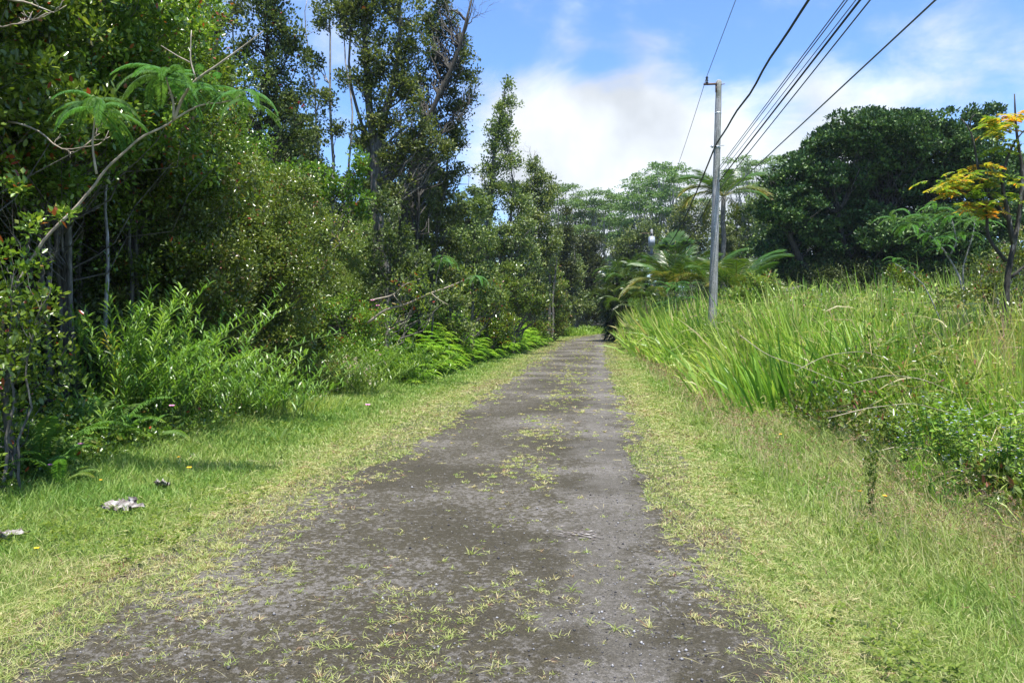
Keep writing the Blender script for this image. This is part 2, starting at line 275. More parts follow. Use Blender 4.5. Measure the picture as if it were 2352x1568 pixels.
sx_ = t.nodes.new('ShaderNodeSeparateXYZ'); t.links.new(vec, sx_.inputs[0]); wt = t.nodes.new('ShaderNodeMath'); wt.operation = 'SUBTRACT'; t.links.new(sx_.outputs[0], wt.inputs[0]); wt.inputs[1].default_value = .02
wa = t.nodes.new('ShaderNodeMath'); wa.operation = 'ABSOLUTE'; t.links.new(wt.outputs[0], wa.inputs[0]); wn = t.nodes.new('ShaderNodeMath'); wn.operation = 'MULTIPLY_ADD'; t.links.new(tnoise(t, 2.2, 5, .65, vec), wn.inputs[0]); wn.inputs[1].default_value = -1.8; wb = t.nodes.new('ShaderNodeMath'); wb.operation = 'ADD'; t.links.new(wa.outputs[0], wb.inputs[0]); wb.inputs[1].default_value = 1.1; t.links.new(wb.outputs[0], wn.inputs[2])
trk = ramp(t, wn.outputs[0], [(.30, G(.45, .45, .45)), (.62, G(0, 0, 0))]); rc = mul(t, rc, grey, 'MIX', trk)
rc = mul(t, rc, ramp(t, large, [(.35, G(.8, .8, .78)), (.65, G(1.12, 1.12, 1.12))]))
p = t.nodes.new('ShaderNodeBsdfPrincipled'); t.links.new(rc, p.inputs['Base Color']); p.inputs['Roughness'].default_value = .82; p.inputs['Specular IOR Level'].default_value = .3
b = t.nodes.new('ShaderNodeBump'); b.inputs['Strength'].default_value = .75; b.inputs['Distance'].default_value = .012; t.links.new(fine, b.inputs['Height'])
b2 = t.nodes.new('ShaderNodeBump'); b2.inputs['Strength'].default_value = .6; b2.inputs['Distance'].default_value = .02; t.links.new(ad2.outputs[0], b2.inputs['Height']); t.links.new(b.outputs[0], b2.inputs['Normal']); t.links.new(b2.outputs[0], p.inputs['Normal'])
o_ = t.nodes.new('ShaderNodeOutputMaterial'); t.links.new(p.outputs[0], o_.inputs[0]); M['road'] = mt

# ------------------------------------------------------------------ terrain
def cx(y): return np.where(y > 48, np.minimum((np.maximum(y - 48, 0)) ** 2 * .0042, 400), 0.0)
def redge(y): return np.interp(y, [-10, 3, 4, 6, 14, 26, 60, 400], [.78, .78, .72, .58, .42, .30, .20, .20])
LEDGE = -2.5
def hz(x, y):
    x = np.asarray(x, float); y = np.asarray(y, float); u = x - cx(y)
    g = .45 * sstep(25, 80, y) + .6 * sstep(90, 200, y)
    g = g + .38 * sstep(2.2, 8, u) + .35 * sstep(-4.6, -9, u)
    g = g + (vn(x * .35, y * .35, 3) - .5) * .16 * (sstep(2.2, 4.5, u) + sstep(-4.4, -6, u))
    return g
ys = np.concatenate([np.arange(-30, 0, 2), np.arange(0, 120, 1.0), np.arange(120, 220, 5), np.arange(220, 900, 60)])
xs = np.concatenate([np.arange(-900, -80, 60), np.arange(-80, -20, 3), np.arange(-20, 20, .5), np.arange(20, 80, 3), np.arange(80, 901, 60)])
X, Y = np.meshgrid(xs, ys); Xs = X + np.where(Y < 120, cx(Y), cx(120.0)); Z = hz(Xs, Y); U = X
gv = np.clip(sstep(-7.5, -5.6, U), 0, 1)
nx, ny = len(xs), len(ys); i = (np.arange(ny - 1)[:, None] * nx + np.arange(nx - 1)[None, :]).ravel()
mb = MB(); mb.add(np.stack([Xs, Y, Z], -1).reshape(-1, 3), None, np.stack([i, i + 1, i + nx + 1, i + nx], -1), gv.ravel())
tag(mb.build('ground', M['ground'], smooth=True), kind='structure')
ry = np.arange(-8, 116, 1.0); nr = 13; fr = np.linspace(0, 1, nr)
Le = LEDGE - .55 + .25 * (vn(ry * .9, ry * 0, 4) - .5); Re = redge(ry) + .35 + .25 * (vn(ry * .8, ry * 0, 8) - .5)
RXX = cx(ry)[:, None] + Le[:, None] + (Re - Le)[:, None] * fr[None, :]; RY = np.repeat(ry[:, None], nr, 1)
dustv = sstep(.35, 1.0, np.abs(RXX - cx(RY) + .9 + .0) - 1.05) * .55
i = (np.arange(len(ry) - 1)[:, None] * nr + np.arange(nr - 1)[None, :]).ravel()
mb = MB(); mb.add(np.stack([RXX, RY, hz(RXX, RY) * 0 + hz(cx(RY), RY) + .012], -1).reshape(-1, 3), None, np.stack([i, i + 1, i + nr + 1, i + nr], -1), dustv.ravel())
tag(mb.build('road', M['road'], smooth=True), kind='structure')
def onroad_z(x, y): return hz(cx(y), y) + .012
def gz(x, y):
    u = x - cx(y); r = (u > LEDGE - .6) & (u < redge(y) + .4); return np.where(r, hz(cx(y), y) + .012, hz(x, y))

# ------------------------------------------------------------------ verge grass (uncountable: stuff)
rng = np.random.default_rng(5)
def sampleY(n, y0, y1, pw):                               # density ~ Y^-pw
    u = rng.random(n); k = 1 - pw
    return (y0 ** k + u * (y1 ** k - y0 ** k)) ** (1 / k)
def grass(n, y0, y1, pw, ulo, uhi, hfun, afun, wpx=.0011, lean=.45, keep=None):
    y = sampleY(n, y0, y1, pw); lo, hi = ulo(y), uhi(y); u = lo + rng.random(n) * (hi - lo); x = u + cx(y)
    if keep is not None:
        k = rng.random(n) < keep(u, y, x); x, y, u = x[k], y[k], u[k]; n = len(x)
    h = hfun(u, y, x) * rng.uniform(.55, 1.25, n); a = np.clip(afun(u, y, x) + rng.normal(size=n) * .16, 0, 1)
    d = np.stack([rng.normal(size=n) * lean, rng.normal(size=n) * lean, np.ones(n)], -1); uu = rnd(rng, n); uu[:, 1] -= .6
    w_ = np.maximum(.0042, wpx * y) * rng.uniform(.7, 1.4, n)
    c = np.stack([x, y, gz(x, y) - .01], -1); return c, d, uu, h, w_, a
def edgeL(y): return LEDGE + .30 * (vn(y * .55, y * 0, 11) - .5) + .25 * (vn(y * 1.9, y * 0, 12) - .5)
def edgeR(y): return redge(y) + .30 * (vn(y * .6, y * 0, 13) - .5) + .25 * (vn(y * 2.1, y * 0, 14) - .5)
mb = MB()
# left verge: straw coloured mown strip, then fresher green
def aL(u, y, x): return .66 - .40 * sstep(.6, 1.7, (LEDGE - u)) + (fbm(x * 1.1, y * .9, 21) - .5) * .6 + (vn(x * 7, y * 7, 22) - .5) * .25
def hL(u, y, x): return .05 + .07 * sstep(.5, 1.6, LEDGE - u) + .10 * sstep(1.6, 3.0, LEDGE - u)
mb.leaves(*grass(150000, 2.4, 70, 1.25, lambda y: y * 0 - 6.3, edgeL, hL, aL), kind='blade', droop=rng.uniform(.1, .9))
mb.leaves(*grass(60000, 2.4, 30, 1.3, lambda y: edgeL(y) - 1.5, edgeL, lambda u, y, x: .06 + u * 0, aL, lean=1.6), kind='blade', droop=.5)
# right verge
def aR(u, y, x):
    d = u - redge(y); return .64 - .24 * sstep(.5, 1.3, d) + (fbm(x * 1.0, y * .8, 31) - .5) * .6 + (vn(x * 7, y * 7, 32) - .5) * .25 + .14 * sstep(1.4, 2.4, d)
def hR(u, y, x):
    d = u - redge(y); return .05 + .07 * sstep(.5, 1.3, d) + .22 * sstep(1.1, 2.4, d)
mb.leaves(*grass(190000, 2.4, 75, 1.25, edgeR, lambda y: y * 0 + 4.6, hR, aR), kind='blade', droop=.5)
mb.leaves(*grass(60000, 2.4, 30, 1.3, edgeR, lambda y: edgeR(y) + 1.4, lambda u, y, x: .06 + u * 0, aR, lean=1.6), kind='blade', droop=.5)
tag(mb.build('verge_grass', M['grass']), 'mown straw green grass along both edges of the dirt road', 'grass', kind='stuff')
# low broad leaved weeds in flat patches
mb = MB(); n = 5200; y = sampleY(n, 3, 30, 1.3); sd_ = rng.random(n) < .45; u = np.where(sd_, rng.uniform(-5.6, -2.9, n), redge(y) + rng.uniform(.5, 3.2, n)); x = u + cx(y); k = rng.random(n) < sstep(.5, .66, fbm(x * 1.5, y * 1.5, 81)); x, y = x[k], y[k]; n = len(x)
c = np.stack([x, y, gz(x, y) + .03 + rng.random(n) * .08], -1); c = np.repeat(c, 7, 0); n *= 7; an = rng.random(n) * 6.28
mb.leaves(c + rnd(rng, n, .02) * [1, 1, .5], np.stack([np.cos(an), np.sin(an), rng.uniform(0, .7, n)], -1), rnd(rng, n, .25) + [0, 0, 1], rng.uniform(.018, .045, n), rng.uniform(.010, .022, n) * np.maximum(1, np.repeat(y, 7) * .12), rng.uniform(.2, .9, n), 'oval')
tag(mb.build('verge_weeds', M['herb']), 'small broad leaved weeds in flat patches among the verge grass', 'weeds', kind='stuff')
mb = MB(); n = 3800; y = sampleY(n, 2.6, 20, 1.35); sd_ = rng.random(n) < .5; u = np.where(sd_, LEDGE - rng.normal(.5, .45, n), redge(y) + rng.normal(.6, .45, n)); x = u + cx(y); an = rng.random(n) * 6.28
mb.leaves(np.stack([x, y, gz(x, y) + rng.uniform(.02, .07, n)], -1), np.stack([np.cos(an), np.sin(an), rng.normal(size=n) * .15], -1), rnd(rng, n, .4) + [0, 0, 1], rng.uniform(.05, .15, n), np.maximum(.0025, .0007 * y), rng.uniform(.62, .92, n), 'blade', droop=.2)
tag(mb.build('grass_clippings', M['grass']), 'dry straw coloured clippings lying on the mown verges', 'clippings', kind='stuff')
# grass creeping over the road in tufts
mb = MB()
def tuftfield(n, y0, y1, pw, dens):
    y = sampleY(n, y0, y1, pw); u = -3.3 + rng.random(n) * 4.6; x = u + cx(y); k = rng.random(n) < dens(u, y, x); return x[k], y[k], u[k]
def dens(u, y, x):
    c = np.exp(-((u + .80) / .42) ** 2) * (.10 + .85 * sstep(5, 12, y)); e = sstep(-1.75, -2.7, u) * .85 + sstep(-.30, .10, u - redge(y)) * .8
    near = sstep(6.5, 3.6, y) * sstep(.35, -.9, u) * .40
    nz = sstep(.46, .66, fbm(x * 1.3, y * .9, 41)); return np.clip((c * .62 + .05 + near * .75) * (.22 + nz * .8) + e * (.35 + .65 * nz), 0, 1)
x, y, u = tuftfield(30000, 2.6, 75, 1.25, dens); nb = 20; n = len(x); ang = rng.random((n, nb)) * 2 * np.pi; el = rng.uniform(.05, 1.0, (n, nb))
c = np.stack([x, y, onroad_z(x, y) - .003], -1)[:, None, :] + rng.normal(size=(n, nb, 3)) * (.015, .015, 0) * rng.uniform(.5, 1.7, (n, 1, 1))
d = np.stack([np.cos(ang), np.sin(ang), el * rng.uniform(.5, 1.6, (n, 1))], -1)
sz = rng.uniform(.016, .048, (n, 1)) * rng.uniform(.5, 1.3, (n, nb)) * (1 + .8 * (rng.random((n, 1)) < .06))
ww = np.maximum(.0035, .00095 * y)[:, None] * rng.uniform(.7, 1.3, (n, nb)); aa = np.clip(rng.uniform(.42, .90, (n, 1)) + rng.normal(size=(n, nb)) * .12, 0, 1)
mb.leaves(c.reshape(-1, 3), d.reshape(-1, 3), rnd(rng, n * nb, .4) + [0, 0, 1], sz.ravel(), ww.ravel(), aa.ravel(), 'blade', droop=.35)
tag(mb.build('road_grass', M['grass']), 'sparse straw green tufts creeping across the dark road surface', 'grass', kind='stuff')
# gravel
mb = MB(); n = 7000; y = sampleY(n, 2.6, 30, 1.5); u = rng.normal(.25, .28, n); k = rng.random(n) < .72; u[k] = rng.uniform(-2.6, .8, k.sum()); x = u
r = rng.gamma(2.0, .0014, n) + .0018; c = np.stack([x, y, onroad_z(x, y) + r * .4], -1)
oct_ = np.array([[1, 0, 0], [0, 1, 0], [-1, 0, 0], [0, -1, 0], [0, 0, .8], [0, 0, -.8]], float)
V = c[:, None, :] + oct_[None] * (r[:, None, None] * rng.uniform(.6, 1.3, (n, 6, 1))); b = np.arange(n)[:, None] * 6
T = np.concatenate([b + q for q in ([0, 1, 4], [1, 2, 4], [2, 3, 4], [3, 0, 4], [1, 0, 5], [2, 1, 5], [3, 2, 5], [0, 3, 5])]); mb.add(V, T, None, np.repeat(rng.random(n), 6))
mt, t = mat('lava gravel'); at = t.nodes.new('ShaderNodeAttribute'); at.attribute_name = 'v'
p = t.nodes.new('ShaderNodeBsdfPrincipled'); t.links.new(ramp(t, at.outputs['Fac'], [(0, G(.018, .017, .018)), (.6, G(.09, .085, .085)), (1, G(.34, .33, .33))]), p.inputs['Base Color']); p.inputs['Roughness'].default_value = .8
o_ = t.nodes.new('ShaderNodeOutputMaterial'); t.links.new(p.outputs[0], o_.inputs[0])
tag(mb.build('gravel', mt), 'loose dark cinder gravel scattered over the road', 'gravel', kind='stuff')

# ------------------------------------------------------------------ seed heads and tall grass
mb = MB(); n = 9000; y = sampleY(n, 4, 50, 1.35); d0 = rng.uniform(1.1, 3.6, n); x = redge(y) + d0 + cx(y); k = rng.random(n) < sstep(.3, .6, fbm(x * .7, y * .7, 51)); x, y = x[k], y[k]; n = len(x)
h = rng.uniform(.22, .42, n); b0 = np.stack([x, y, gz(x, y)], -1); d = np.stack([rng.normal(size=n) * .25, rng.normal(size=n) * .25, np.ones(n)], -1)
mb.leaves(b0, d, rnd(rng, n), h, np.maximum(.0025, .0006 * y), .9, 'blade', droop=.15)
tp = b0 + norm(d) * h[:, None] * .9
for q in range(5):
    mb.leaves(tp + rnd(rng, n, .008), norm(rnd(rng, n)) + [0, 0, .5], rnd(rng, n), rng.uniform(.015, .035, n), np.maximum(.006, .0011 * y), rng.uniform(.94, 1, n), 'rhomb')
tag(mb.build('seed_heads', M['grass']), 'reddish brown seed heads over the uncut grass right of the road', 'grass seed heads', kind='stuff')
def tlo(y): return np.interp(y, [4, 10, 16, 25, 40, 60, 80], [3.3, 3.2, 2.9, 2.5, 1.8, 1.25, 1.0])
def tallh(u, y):
    u = u - tlo(y) + 3.1
    hh = .34 + 1.15 * sstep(2.9, 3.9, u) * sstep(7.5, 12, y) + .30 * sstep(3.0, 4.6, u) * sstep(5.5, 9, y)
    hh = hh + .55 * sstep(13, 24, y) + .4 * sstep(34, 55, y); return hh
mb = MB(); n = 150000
y = sampleY(n, 4.5, 78, 1.15); u = tlo(y) - .6 + rng.random(n) ** 1.3 * (4.5 + .52 * y); x = u + cx(y) * .8
k = rng.random(n) < (sstep(-.6, .5, u - tlo(y) + (fbm(x, y, 61) - .5) * 1.4)); x, y, u = x[k], y[k], u[k]; n = len(x)
nz = fbm(x * .45, y * .45, 62); h = tallh(u, y) * (.55 + .62 * nz + .42 * vn(x * 1.5, y * 1.2, 67) ** 1.5) * rng.uniform(.5, 1.15, n)
a = np.clip(.44 + (fbm(x * .8 + 7, y * .6, 63) - .5) * 1.5 + .20 * sstep(4.2, 6.5, u) * sstep(26, 12, y) + rng.normal(size=n) * .18 + .14 * sstep(14, 8, y), 0, 1)
d = np.stack([rng.normal(size=n) * .28, rng.normal(size=n) * .28, np.ones(n)], -1)
mb.leaves(np.stack([x, y, gz(x, y) - .02], -1), d, rnd(rng, n), h, np.maximum(.009, .0016 * y) * rng.uniform(.6, 1.5, n) * (1 + .9 * sstep(.5, .65, fbm(x * .5 + 9, y * .4, 68))), a, 'strip', droop=rng.random(n) ** 1.6 * .5)
n2_ = 42000; j = rng.integers(0, n, n2_)                   # side leaves along the culms
c = np.stack([x[j], y[j], gz(x[j], y[j])], -1) + np.stack([rng.normal(size=n2_) * .05, rng.normal(size=n2_) * .05, h[j] * rng.uniform(.2, .8, n2_)], -1)
d = np.stack([rng.normal(size=n2_), rng.normal(size=n2_), rng.uniform(.2, 1.4, n2_)], -1)
mb.leaves(c, d, rnd(rng, n2_, .4) + [0, 0, 1], rng.uniform(.2, .45, n2_), np.maximum(.010, .0015 * y[j]) * rng.uniform(.6, 1.4, n2_), np.clip(a[j] + rng.normal(size=n2_) * .1, 0, 1), 'strip', droop=rng.uniform(.1, .8, n2_))
n3 = 20000; y3 = sampleY(n3, 5.5, 60, 1.15); u3 = tlo(y3) + rng.random(n3) ** 1.1 * (4.5 + .5 * y3); x3 = u3 + cx(y3) * .8; k = rng.random(n3) < sstep(.46, .62, fbm(x3 * .9 + 4, y3 * .7, 66)); x3, y3, u3 = x3[k], y3[k], u3[k]; n3 = len(x3)
an = rng.random(n3) * 6.28; h3 = tallh(u3, y3)       # broken, fallen and dry blades
mb.leaves(np.stack([x3, y3, gz(x3, y3) + h3 * rng.uniform(.15, .9, n3)], -1), np.stack([np.cos(an), np.sin(an), rng.normal(size=n3) * .7], -1), rnd(rng, n3), rng.uniform(.25, .8, n3), np.maximum(.009, .0016 * y3) * rng.uniform(.5, 1.2, n3), rng.uniform(.80, 1.0, n3), 'strip', droop=rng.uniform(0, 1, n3))
tag(mb.build('tall_grass', M['tall']), 'head high unmown green and straw grass filling the lot behind the right verge', 'tall grass', kind='stuff')
# rough tall grass beyond the bend on the left
mb = MB(); n = 9000; y = rng.uniform(66, 105, n); u = rng.uniform(-6.5, -2.9, n); x = u + cx(y); h = rng.uniform(.3, 1.0, n) * (sstep(-2.8, -4.2, u) * .8 + .25)
mb.leaves(np.stack([x, y, gz(x, y)], -1), np.stack([rng.normal(size=n) * .3, rng.normal(size=n) * .3, np.ones(n)], -1), rnd(rng, n), h, .07, np.clip(rng.normal(.25, .15, n), 0, 1), 'strip', droop=.3)
tag(mb.build('far_grass', M['tall']), 'bright green grass bank on the outside of the far bend', 'grass', kind='stuff')

# ------------------------------------------------------------------ trees
def curve(p0, p1, n=7, up=.25, wob=.03, rg=None):
    p0 = np.asarray(p0, float); p1 = np.asarray(p1, float); L_ = np.linalg.norm(p1 - p0); t_ = np.linspace(0, 1, n)[:, None]
    c_ = p0 * (1 - t_) + p1 * t_; c_[:, 2] += -up * L_ * (np.sin(np.pi * t_[:, 0])) * .5
    if rg is not None: c_[1:-1] += rg.normal(size=(n - 2, 3)) * wob * L_
    return c_
def leafcloud(mb, rg, clumps, rad, per, l, w_, kind='rhomb', a_mu=.45, a_sd=.22, flat=1.0, up=.4, droop=0.0, shell=.5):
    m_ = len(clumps); n = m_ * per; ctr = np.repeat(clumps, per, 0); rr = np.repeat(np.broadcast_to(rad, (m_,)), per)
    o = norm(rnd(rg, n)) * (rg.random(n) ** shell * rr)[:, None] * rg.uniform(.7, 1.3, (m_, 3)).repeat(per, 0); o[:, 2] *= flat
    d = norm(o) + rnd(rg, n, .6) + [0, 0, up]; u_ = rnd(rg, n, .6) + [0, 0, 1]
    a = np.clip(np.repeat(rg.normal(size=m_) * .10, per) + a_mu + rg.normal(size=n) * a_sd, 0, 1)
    mb.leaves(ctr + o, d, u_, l * rg.uniform(.6, 1.3, n), w_ * rg.uniform(.7, 1.25, n), a, kind, droop)
def limbs(mb, rg, stems, clumps, rk=.012, k=4, frac=1.0, spread=.55, pw=.6):
    pts = np.concatenate([s_[0] for s_ in stems]); rad = np.concatenate([s_[1] for s_ in stems])
    for c in clumps:
        if rg.random() > frac: continue
        hd = np.linalg.norm((pts - c)[:, :2], axis=1); dz = c[2] - pts[:, 2]; cost = hd + np.abs(dz - hd * spread - .2) * 1.0 + rg.random(len(pts)) * .2
        j = int(np.argmin(cost)); L_ = np.linalg.norm(c - pts[j])
        if L_ < .15: continue
        r_ = min(rad[j] * .7, rk * (1 + L_ * .6)); mb.tube(curve(pts[j], c, 6, .12, .05, rg), r_, r_ * .25, k, .5, False)
def stem(pts, r0, r1, n=14, wob=.02, rg=None):
    pts = np.asarray(pts, float); s_ = np.concatenate([[0], np.cumsum(np.linalg.norm(np.diff(pts, axis=0), axis=1))]); t_ = np.linspace(0, s_[-1], n)
    q = np.stack([np.interp(t_, s_, pts[:, i_]) for i_ in range(3)], -1)
    if rg is not None: q[1:-1] += rg.normal(size=(n - 2, 3)) * wob * np.array([1, 1, .3]); q[1:-1] = (q[:-2] + 2 * q[1:-1] + q[2:]) / 4
    return q, np.linspace(1, 0, n) ** .8 * (r0 - r1) + r1
def tree(name, label, cat, base, stems, clumps, rad, per, l, w_, lmat, bmat, seed=0, group=None, kind='rhomb', a_mu=.45, flat=1.0, up=.4, rk=.012, lfrac=.8, shell=.5, droop=0.0, spread=.55, a_sd=.22, red=0, limbk=4):
    rg = np.random.default_rng(seed); base = np.asarray(base, float); root = thing(name, label, cat, base, group)
    mb = MB()
    for q, r_ in stems: mb.tube(q - base, r_, k=8)
    limbs(mb, rg, [(q - base, r_) for q, r_ in stems], clumps - base, rk, limbk, lfrac, spread)
    kid(root, mb.build('trunk', bmat, root, smooth=True))
    mb = MB(); leafcloud(mb, rg, clumps - base, rad, per, l, w_, kind, a_mu, a_sd, flat, up, droop, shell)
    kid(root, mb.build('crown', lmat, root))
    if red:
        mb = MB(); j = rg.integers(0, len(clumps), red); c = clumps[j] - base + norm(rnd(rg, red)) * rad * 1.0
        for q in range(10): mb.leaves(c, norm(rnd(rg, red)) + [0, 0, .4], rnd(rg, red), .07, .03, .5)
        kid(root, mb.build('blossom', M['flower_r'], root))
    return root
def blobs_px(rg, blobs, Yc, dens_, depth=.8, shell=.6, minc=6):
    """clump centres inside ellipsoids given as (px, py, rx, ry) at distance Yc"""
    out_ = []
    for (bx, by, rx, ry, *dy) in blobs:
        Yb = Yc + (dy[0] if dy else 0); c = P(bx, by, Yb); k = Yb / F * 1.04; sx, sz_ = rx * k, ry * k; n = max(minc, int(dens_ * sx * sz_ * 3.14))
        v = norm(rnd(rg, n)) * (rg.random(n) ** shell)[:, None]; out_.append(c + v * [sx, (sx + sz_) * .5 * depth, sz_])
    return np.concatenate(out_)
def stem_px(pts, Yc, r0, r1, rg, n=14, wob=.03, ground=True, dY=0):
    q = [P(a_, b_, Yc + dY * i_) for i_, (a_, b_) in enumerate(pts)]
    if ground: z0 = hz(q[0][0], q[0][1]); q = [np.array([q[0][0], q[0][1], float(z0) - .1])] + (q[1:] if q[0][2] < z0 + .2 else q)
    return stem(q, r0, r1, n, wob, rg)

# ================================================================== LEFT WOODS: tall ohia trees, each with its own crown
def gbase(px, Yc): q = P(px, 740, Yc); return np.array([q[0], q[1], float(hz(q[0], q[1]))])
def ohia(label, Yc, stems_px, blobs, dn, seed, lm='ohia', bm='bark_mid', rad=.30, per=36, l=.085, w_=.06, r0=.16, red=0, lfrac=.75, name='ohia_tree', a_mu=.5, group=None, depth=.8, rk=.014, cat='tree'):
    rg = np.random.default_rng(seed); st = [stem_px(s_, Yc, r0 * k, r0 * k * .16, rg, 16, .06) for s_, k in stems_px]
    base = st[0][0][0]; cl = blobs_px(rg, blobs, Yc, dn * 2.7, depth)
    return tree(name, label, cat, base, st, cl, rad * .85, int(per * 1.45), l * 1.15, w_ * 1.2, M[lm], M[bm], seed, group, a_mu=a_mu, red=red, lfrac=lfrac, up=.7, shell=.7, spread=.9, rk=rk)
ohia('dark crowned ohia tree with red blossoms behind the leaning feathery branch', 22, [([(585, 720), (592, 400), (606, 210), (618, 20)], 1.0)],
     [(612, 40, 75, 60), (570, 110, 50, 60), (655, 110, 62, 75), (610, 190, 75, 70), (660, 250, 62, 70), (575, 290, 50, 55), (690, 330, 50, 50), (630, 380, 60, 50), (610, -60, 90, 60)], 5.2, 11, lm='ohia_dark', bm='bark_dark', red=34, r0=.13)
ohia('slender sparse ohia tree against the sky left of the red blossomed one', 26, [([(505, 700), (500, 380), (494, 200), (505, 40), (500, -60)], .8), ([(530, 700), (528, 300), (540, 120), (525, -50)], .6), ([(470, 700), (468, 300), (455, 100), (462, -50)], .5)],
     [(455, 15, 35, 45), (500, 60, 40, 40), (470, 130, 30, 40), (540, 10, 35, 45), (520, 160, 32, 50), (430, 60, 25, 35)], 5.6, 12, r0=.13)
ohia('thin pale trunked ohia tree with ragged tufts between the two dense dark crowns', 25, [([(765, 700), (762, 360), (752, 230), (762, 110), (748, -40)], .8), ([(735, 700), (733, 330), (722, 200), (700, 60), (712, -30)], .55), ([(800, 700), (803, 360), (812, 250), (790, 130), (800, -30)], .6)],
     [(738, 50, 30, 45), (720, 140, 34, 40), (742, 225, 36, 40), (722, 300, 36, 40), (775, 300, 26, 36), (700, 210, 28, 36), (765, -10, 38, 40), (790, 70, 16, 30), (790, 180, 14, 30), (725, 370, 40, 30)], 5.2, 13, bm='bark_pale', r0=.10)
ohia('big double trunked ohia tree with the tallest dense crown of the left woods', 23.5, [([(872, 640), (868, 420), (850, 250), (838, 120), (830, -60)], 1.35), ([(885, 640), (872, 420), (862, 330), (900, 200), (920, 90), (910, -60)], 1.0), ([(862, 500), (845, 300), (812, 230), (795, 120), (812, -40)], .55)],
     [(850, -30, 70, 50), (840, 60, 52, 60), (915, 20, 60, 60), (880, 130, 62, 55), (940, 110, 48, 55), (850, 190, 45, 55), (925, 210, 62, 55), (880, 280, 55, 55), (960, 300, 50, 55), (920, 360, 60, 50), (840, 10, 40, 40), (830, 330, 28, 40), (900, 440, 55, 45), (790, 20, 40, 50), (1000, 330, 40, 40)], 6.6, 14, r0=.17, red=8, lm='ohia')
ohia('dark ohia tree with the leaning trunk reaching over the road to bare twigs', 25, [([(905, 640), (925, 480), (958, 340), (1005, 220), (1048, 130), (1072, 50), (1086, -10)], 1.15), ([(958, 340), (985, 330), (1040, 290), (1078, 240)], .4)],
     [(1050, 110, 36, 32, 1.3), (1068, 160, 30, 38, 1.3), (1040, 190, 42, 40, 1.3), (1000, 130, 36, 40, 1.3), (985, 60, 44, 50, 1.3), (1005, 260, 50, 45, 1.3), (1058, 245, 32, 40, 1.3), (960, 200, 40, 50, 1.3), (1045, 320, 32, 45, 1.3), (985, 390, 50, 50, 1.3), (1010, 0, 30, 40, 1.3), (960, 460, 50, 50, 1.3), (1020, 60, 36, 40, 1.3), (1075, 210, 26, 36, 1.3)], 5.6, 15, bm='bark_dark', lm='ohia_dark', r0=.15, a_mu=.6)
ohia('ohia tree of medium height under the leaning trunk', 27, [([(990, 700), (1000, 560), (1020, 430), (1030, 330)], .9)],
     [(1025, 330, 38, 40), (1040, 400, 45, 45), (985, 450, 50, 50), (1045, 480, 50, 50), (960, 540, 60, 50), (1030, 560, 60, 50), (1000, 640, 60, 45)], 4.6, 16, lm='ohia', r0=.13)
ohia('ohia tree with a tall ragged spire standing clear against the white cloud', 38, [([(1112, 690), (1120, 560), (1124, 430), (1142, 320), (1160, 200)], 1.1), ([(1125, 690), (1160, 560), (1180, 460), (1172, 360)], .7)],
     [(1168, 205, 14, 20), (1172, 235, 20, 20), (1150, 250, 18, 22), (1162, 280, 30, 24), (1140, 300, 22, 24), (1168, 325, 28, 26), (1132, 345, 24, 26), (1165, 375, 36, 28), (1125, 390, 28, 26), (1150, 430, 50, 32), (1185, 470, 42, 32), (1120, 480, 34, 34), (1190, 530, 48, 38), (1140, 560, 50, 40), (1195, 600, 48, 44), (1120, 630, 50, 40)], 6.0, 17, r0=.17, l=.10, w_=.07, rad=.34, a_mu=.62, per=34)
ohia('rounded olive ohia tree just right of the spire, stepping down towards the road end', 46, [([(1225, 700), (1222, 560), (1228, 440), (1232, 370)], .9)],
     [(1226, 385, 22, 20), (1236, 415, 30, 24), (1205, 440, 34, 30), (1250, 450, 24, 30), (1225, 500, 46, 40), (1215, 570, 50, 44), (1258, 560, 28, 44), (1225, 640, 48, 40)], 5.5, 18, r0=.17, l=.12, w_=.085, rad=.4, a_mu=.6, per=32)
ohia('sparse little ohia crown on thin stems left of the flat topped trees', 52, [([(1262, 700), (1260, 520), (1262, 410)], .7), ([(1270, 700), (1282, 520), (1280, 430)], .6)],
     [(1262, 412, 16, 14), (1280, 440, 18, 14), (1262, 470, 20, 20), (1278, 530, 20, 26), (1258, 600, 24, 40)], 4.0, 19, r0=.14, l=.13, w_=.09, rad=.4, per=24)
ohia('narrow dark spire tree in front of the far flat topped grove', 70, [([(1300, 700), (1302, 600), (1303, 480)], .9)],
     [(1303, 492, 8, 16), (1302, 525, 16, 22), (1304, 560, 20, 24), (1298, 600, 24, 30), (1305, 640, 26, 34)], 3.6, 20, lm='ohia_dark', r0=.2, l=.17, w_=.12, rad=.6, per=30)
ohia('dark tree filling the gap where the road bends away', 84, [([(1350, 735), (1352, 650), (1358, 560)], 1.0), ([(1352, 735), (1330, 600), (1325, 540)], .6)],
     [(1355, 560, 24, 30), (1330, 580, 30, 36), (1362, 610, 26, 40), (1340, 650, 34, 40), (1370, 670, 26, 40), (1352, 700, 40, 30), (1372, 725, 24, 22)], 3.0, 21, lm='ohia_dark', r0=.2, l=.2, w_=.14, rad=.7, per=34)
ohia('shaggy grey green tree beside the dark gap in the road', 74, [([(1325, 735), (1322, 650), (1318, 560)], 1.0)],
     [(1280, 600, 28, 36), (1318, 620, 28, 30), (1300, 660, 34, 34), (1335, 700, 34, 28)], 3.2, 22, lm='ohia', r0=.2, l=.18, w_=.12, rad=.65, per=32, a_mu=.55)
ohia('dark bushy tree filling the space under the big double trunked ohia', 21.5, [([(890, 720), (895, 620), (905, 520)], .7)], [(900, 540, 70, 60), (950, 610, 60, 50), (880, 640, 60, 50), (985, 680, 50, 36), (870, 470, 50, 40)], 4.5, 41, lm='ohia_dark', r0=.10, a_mu=.6)
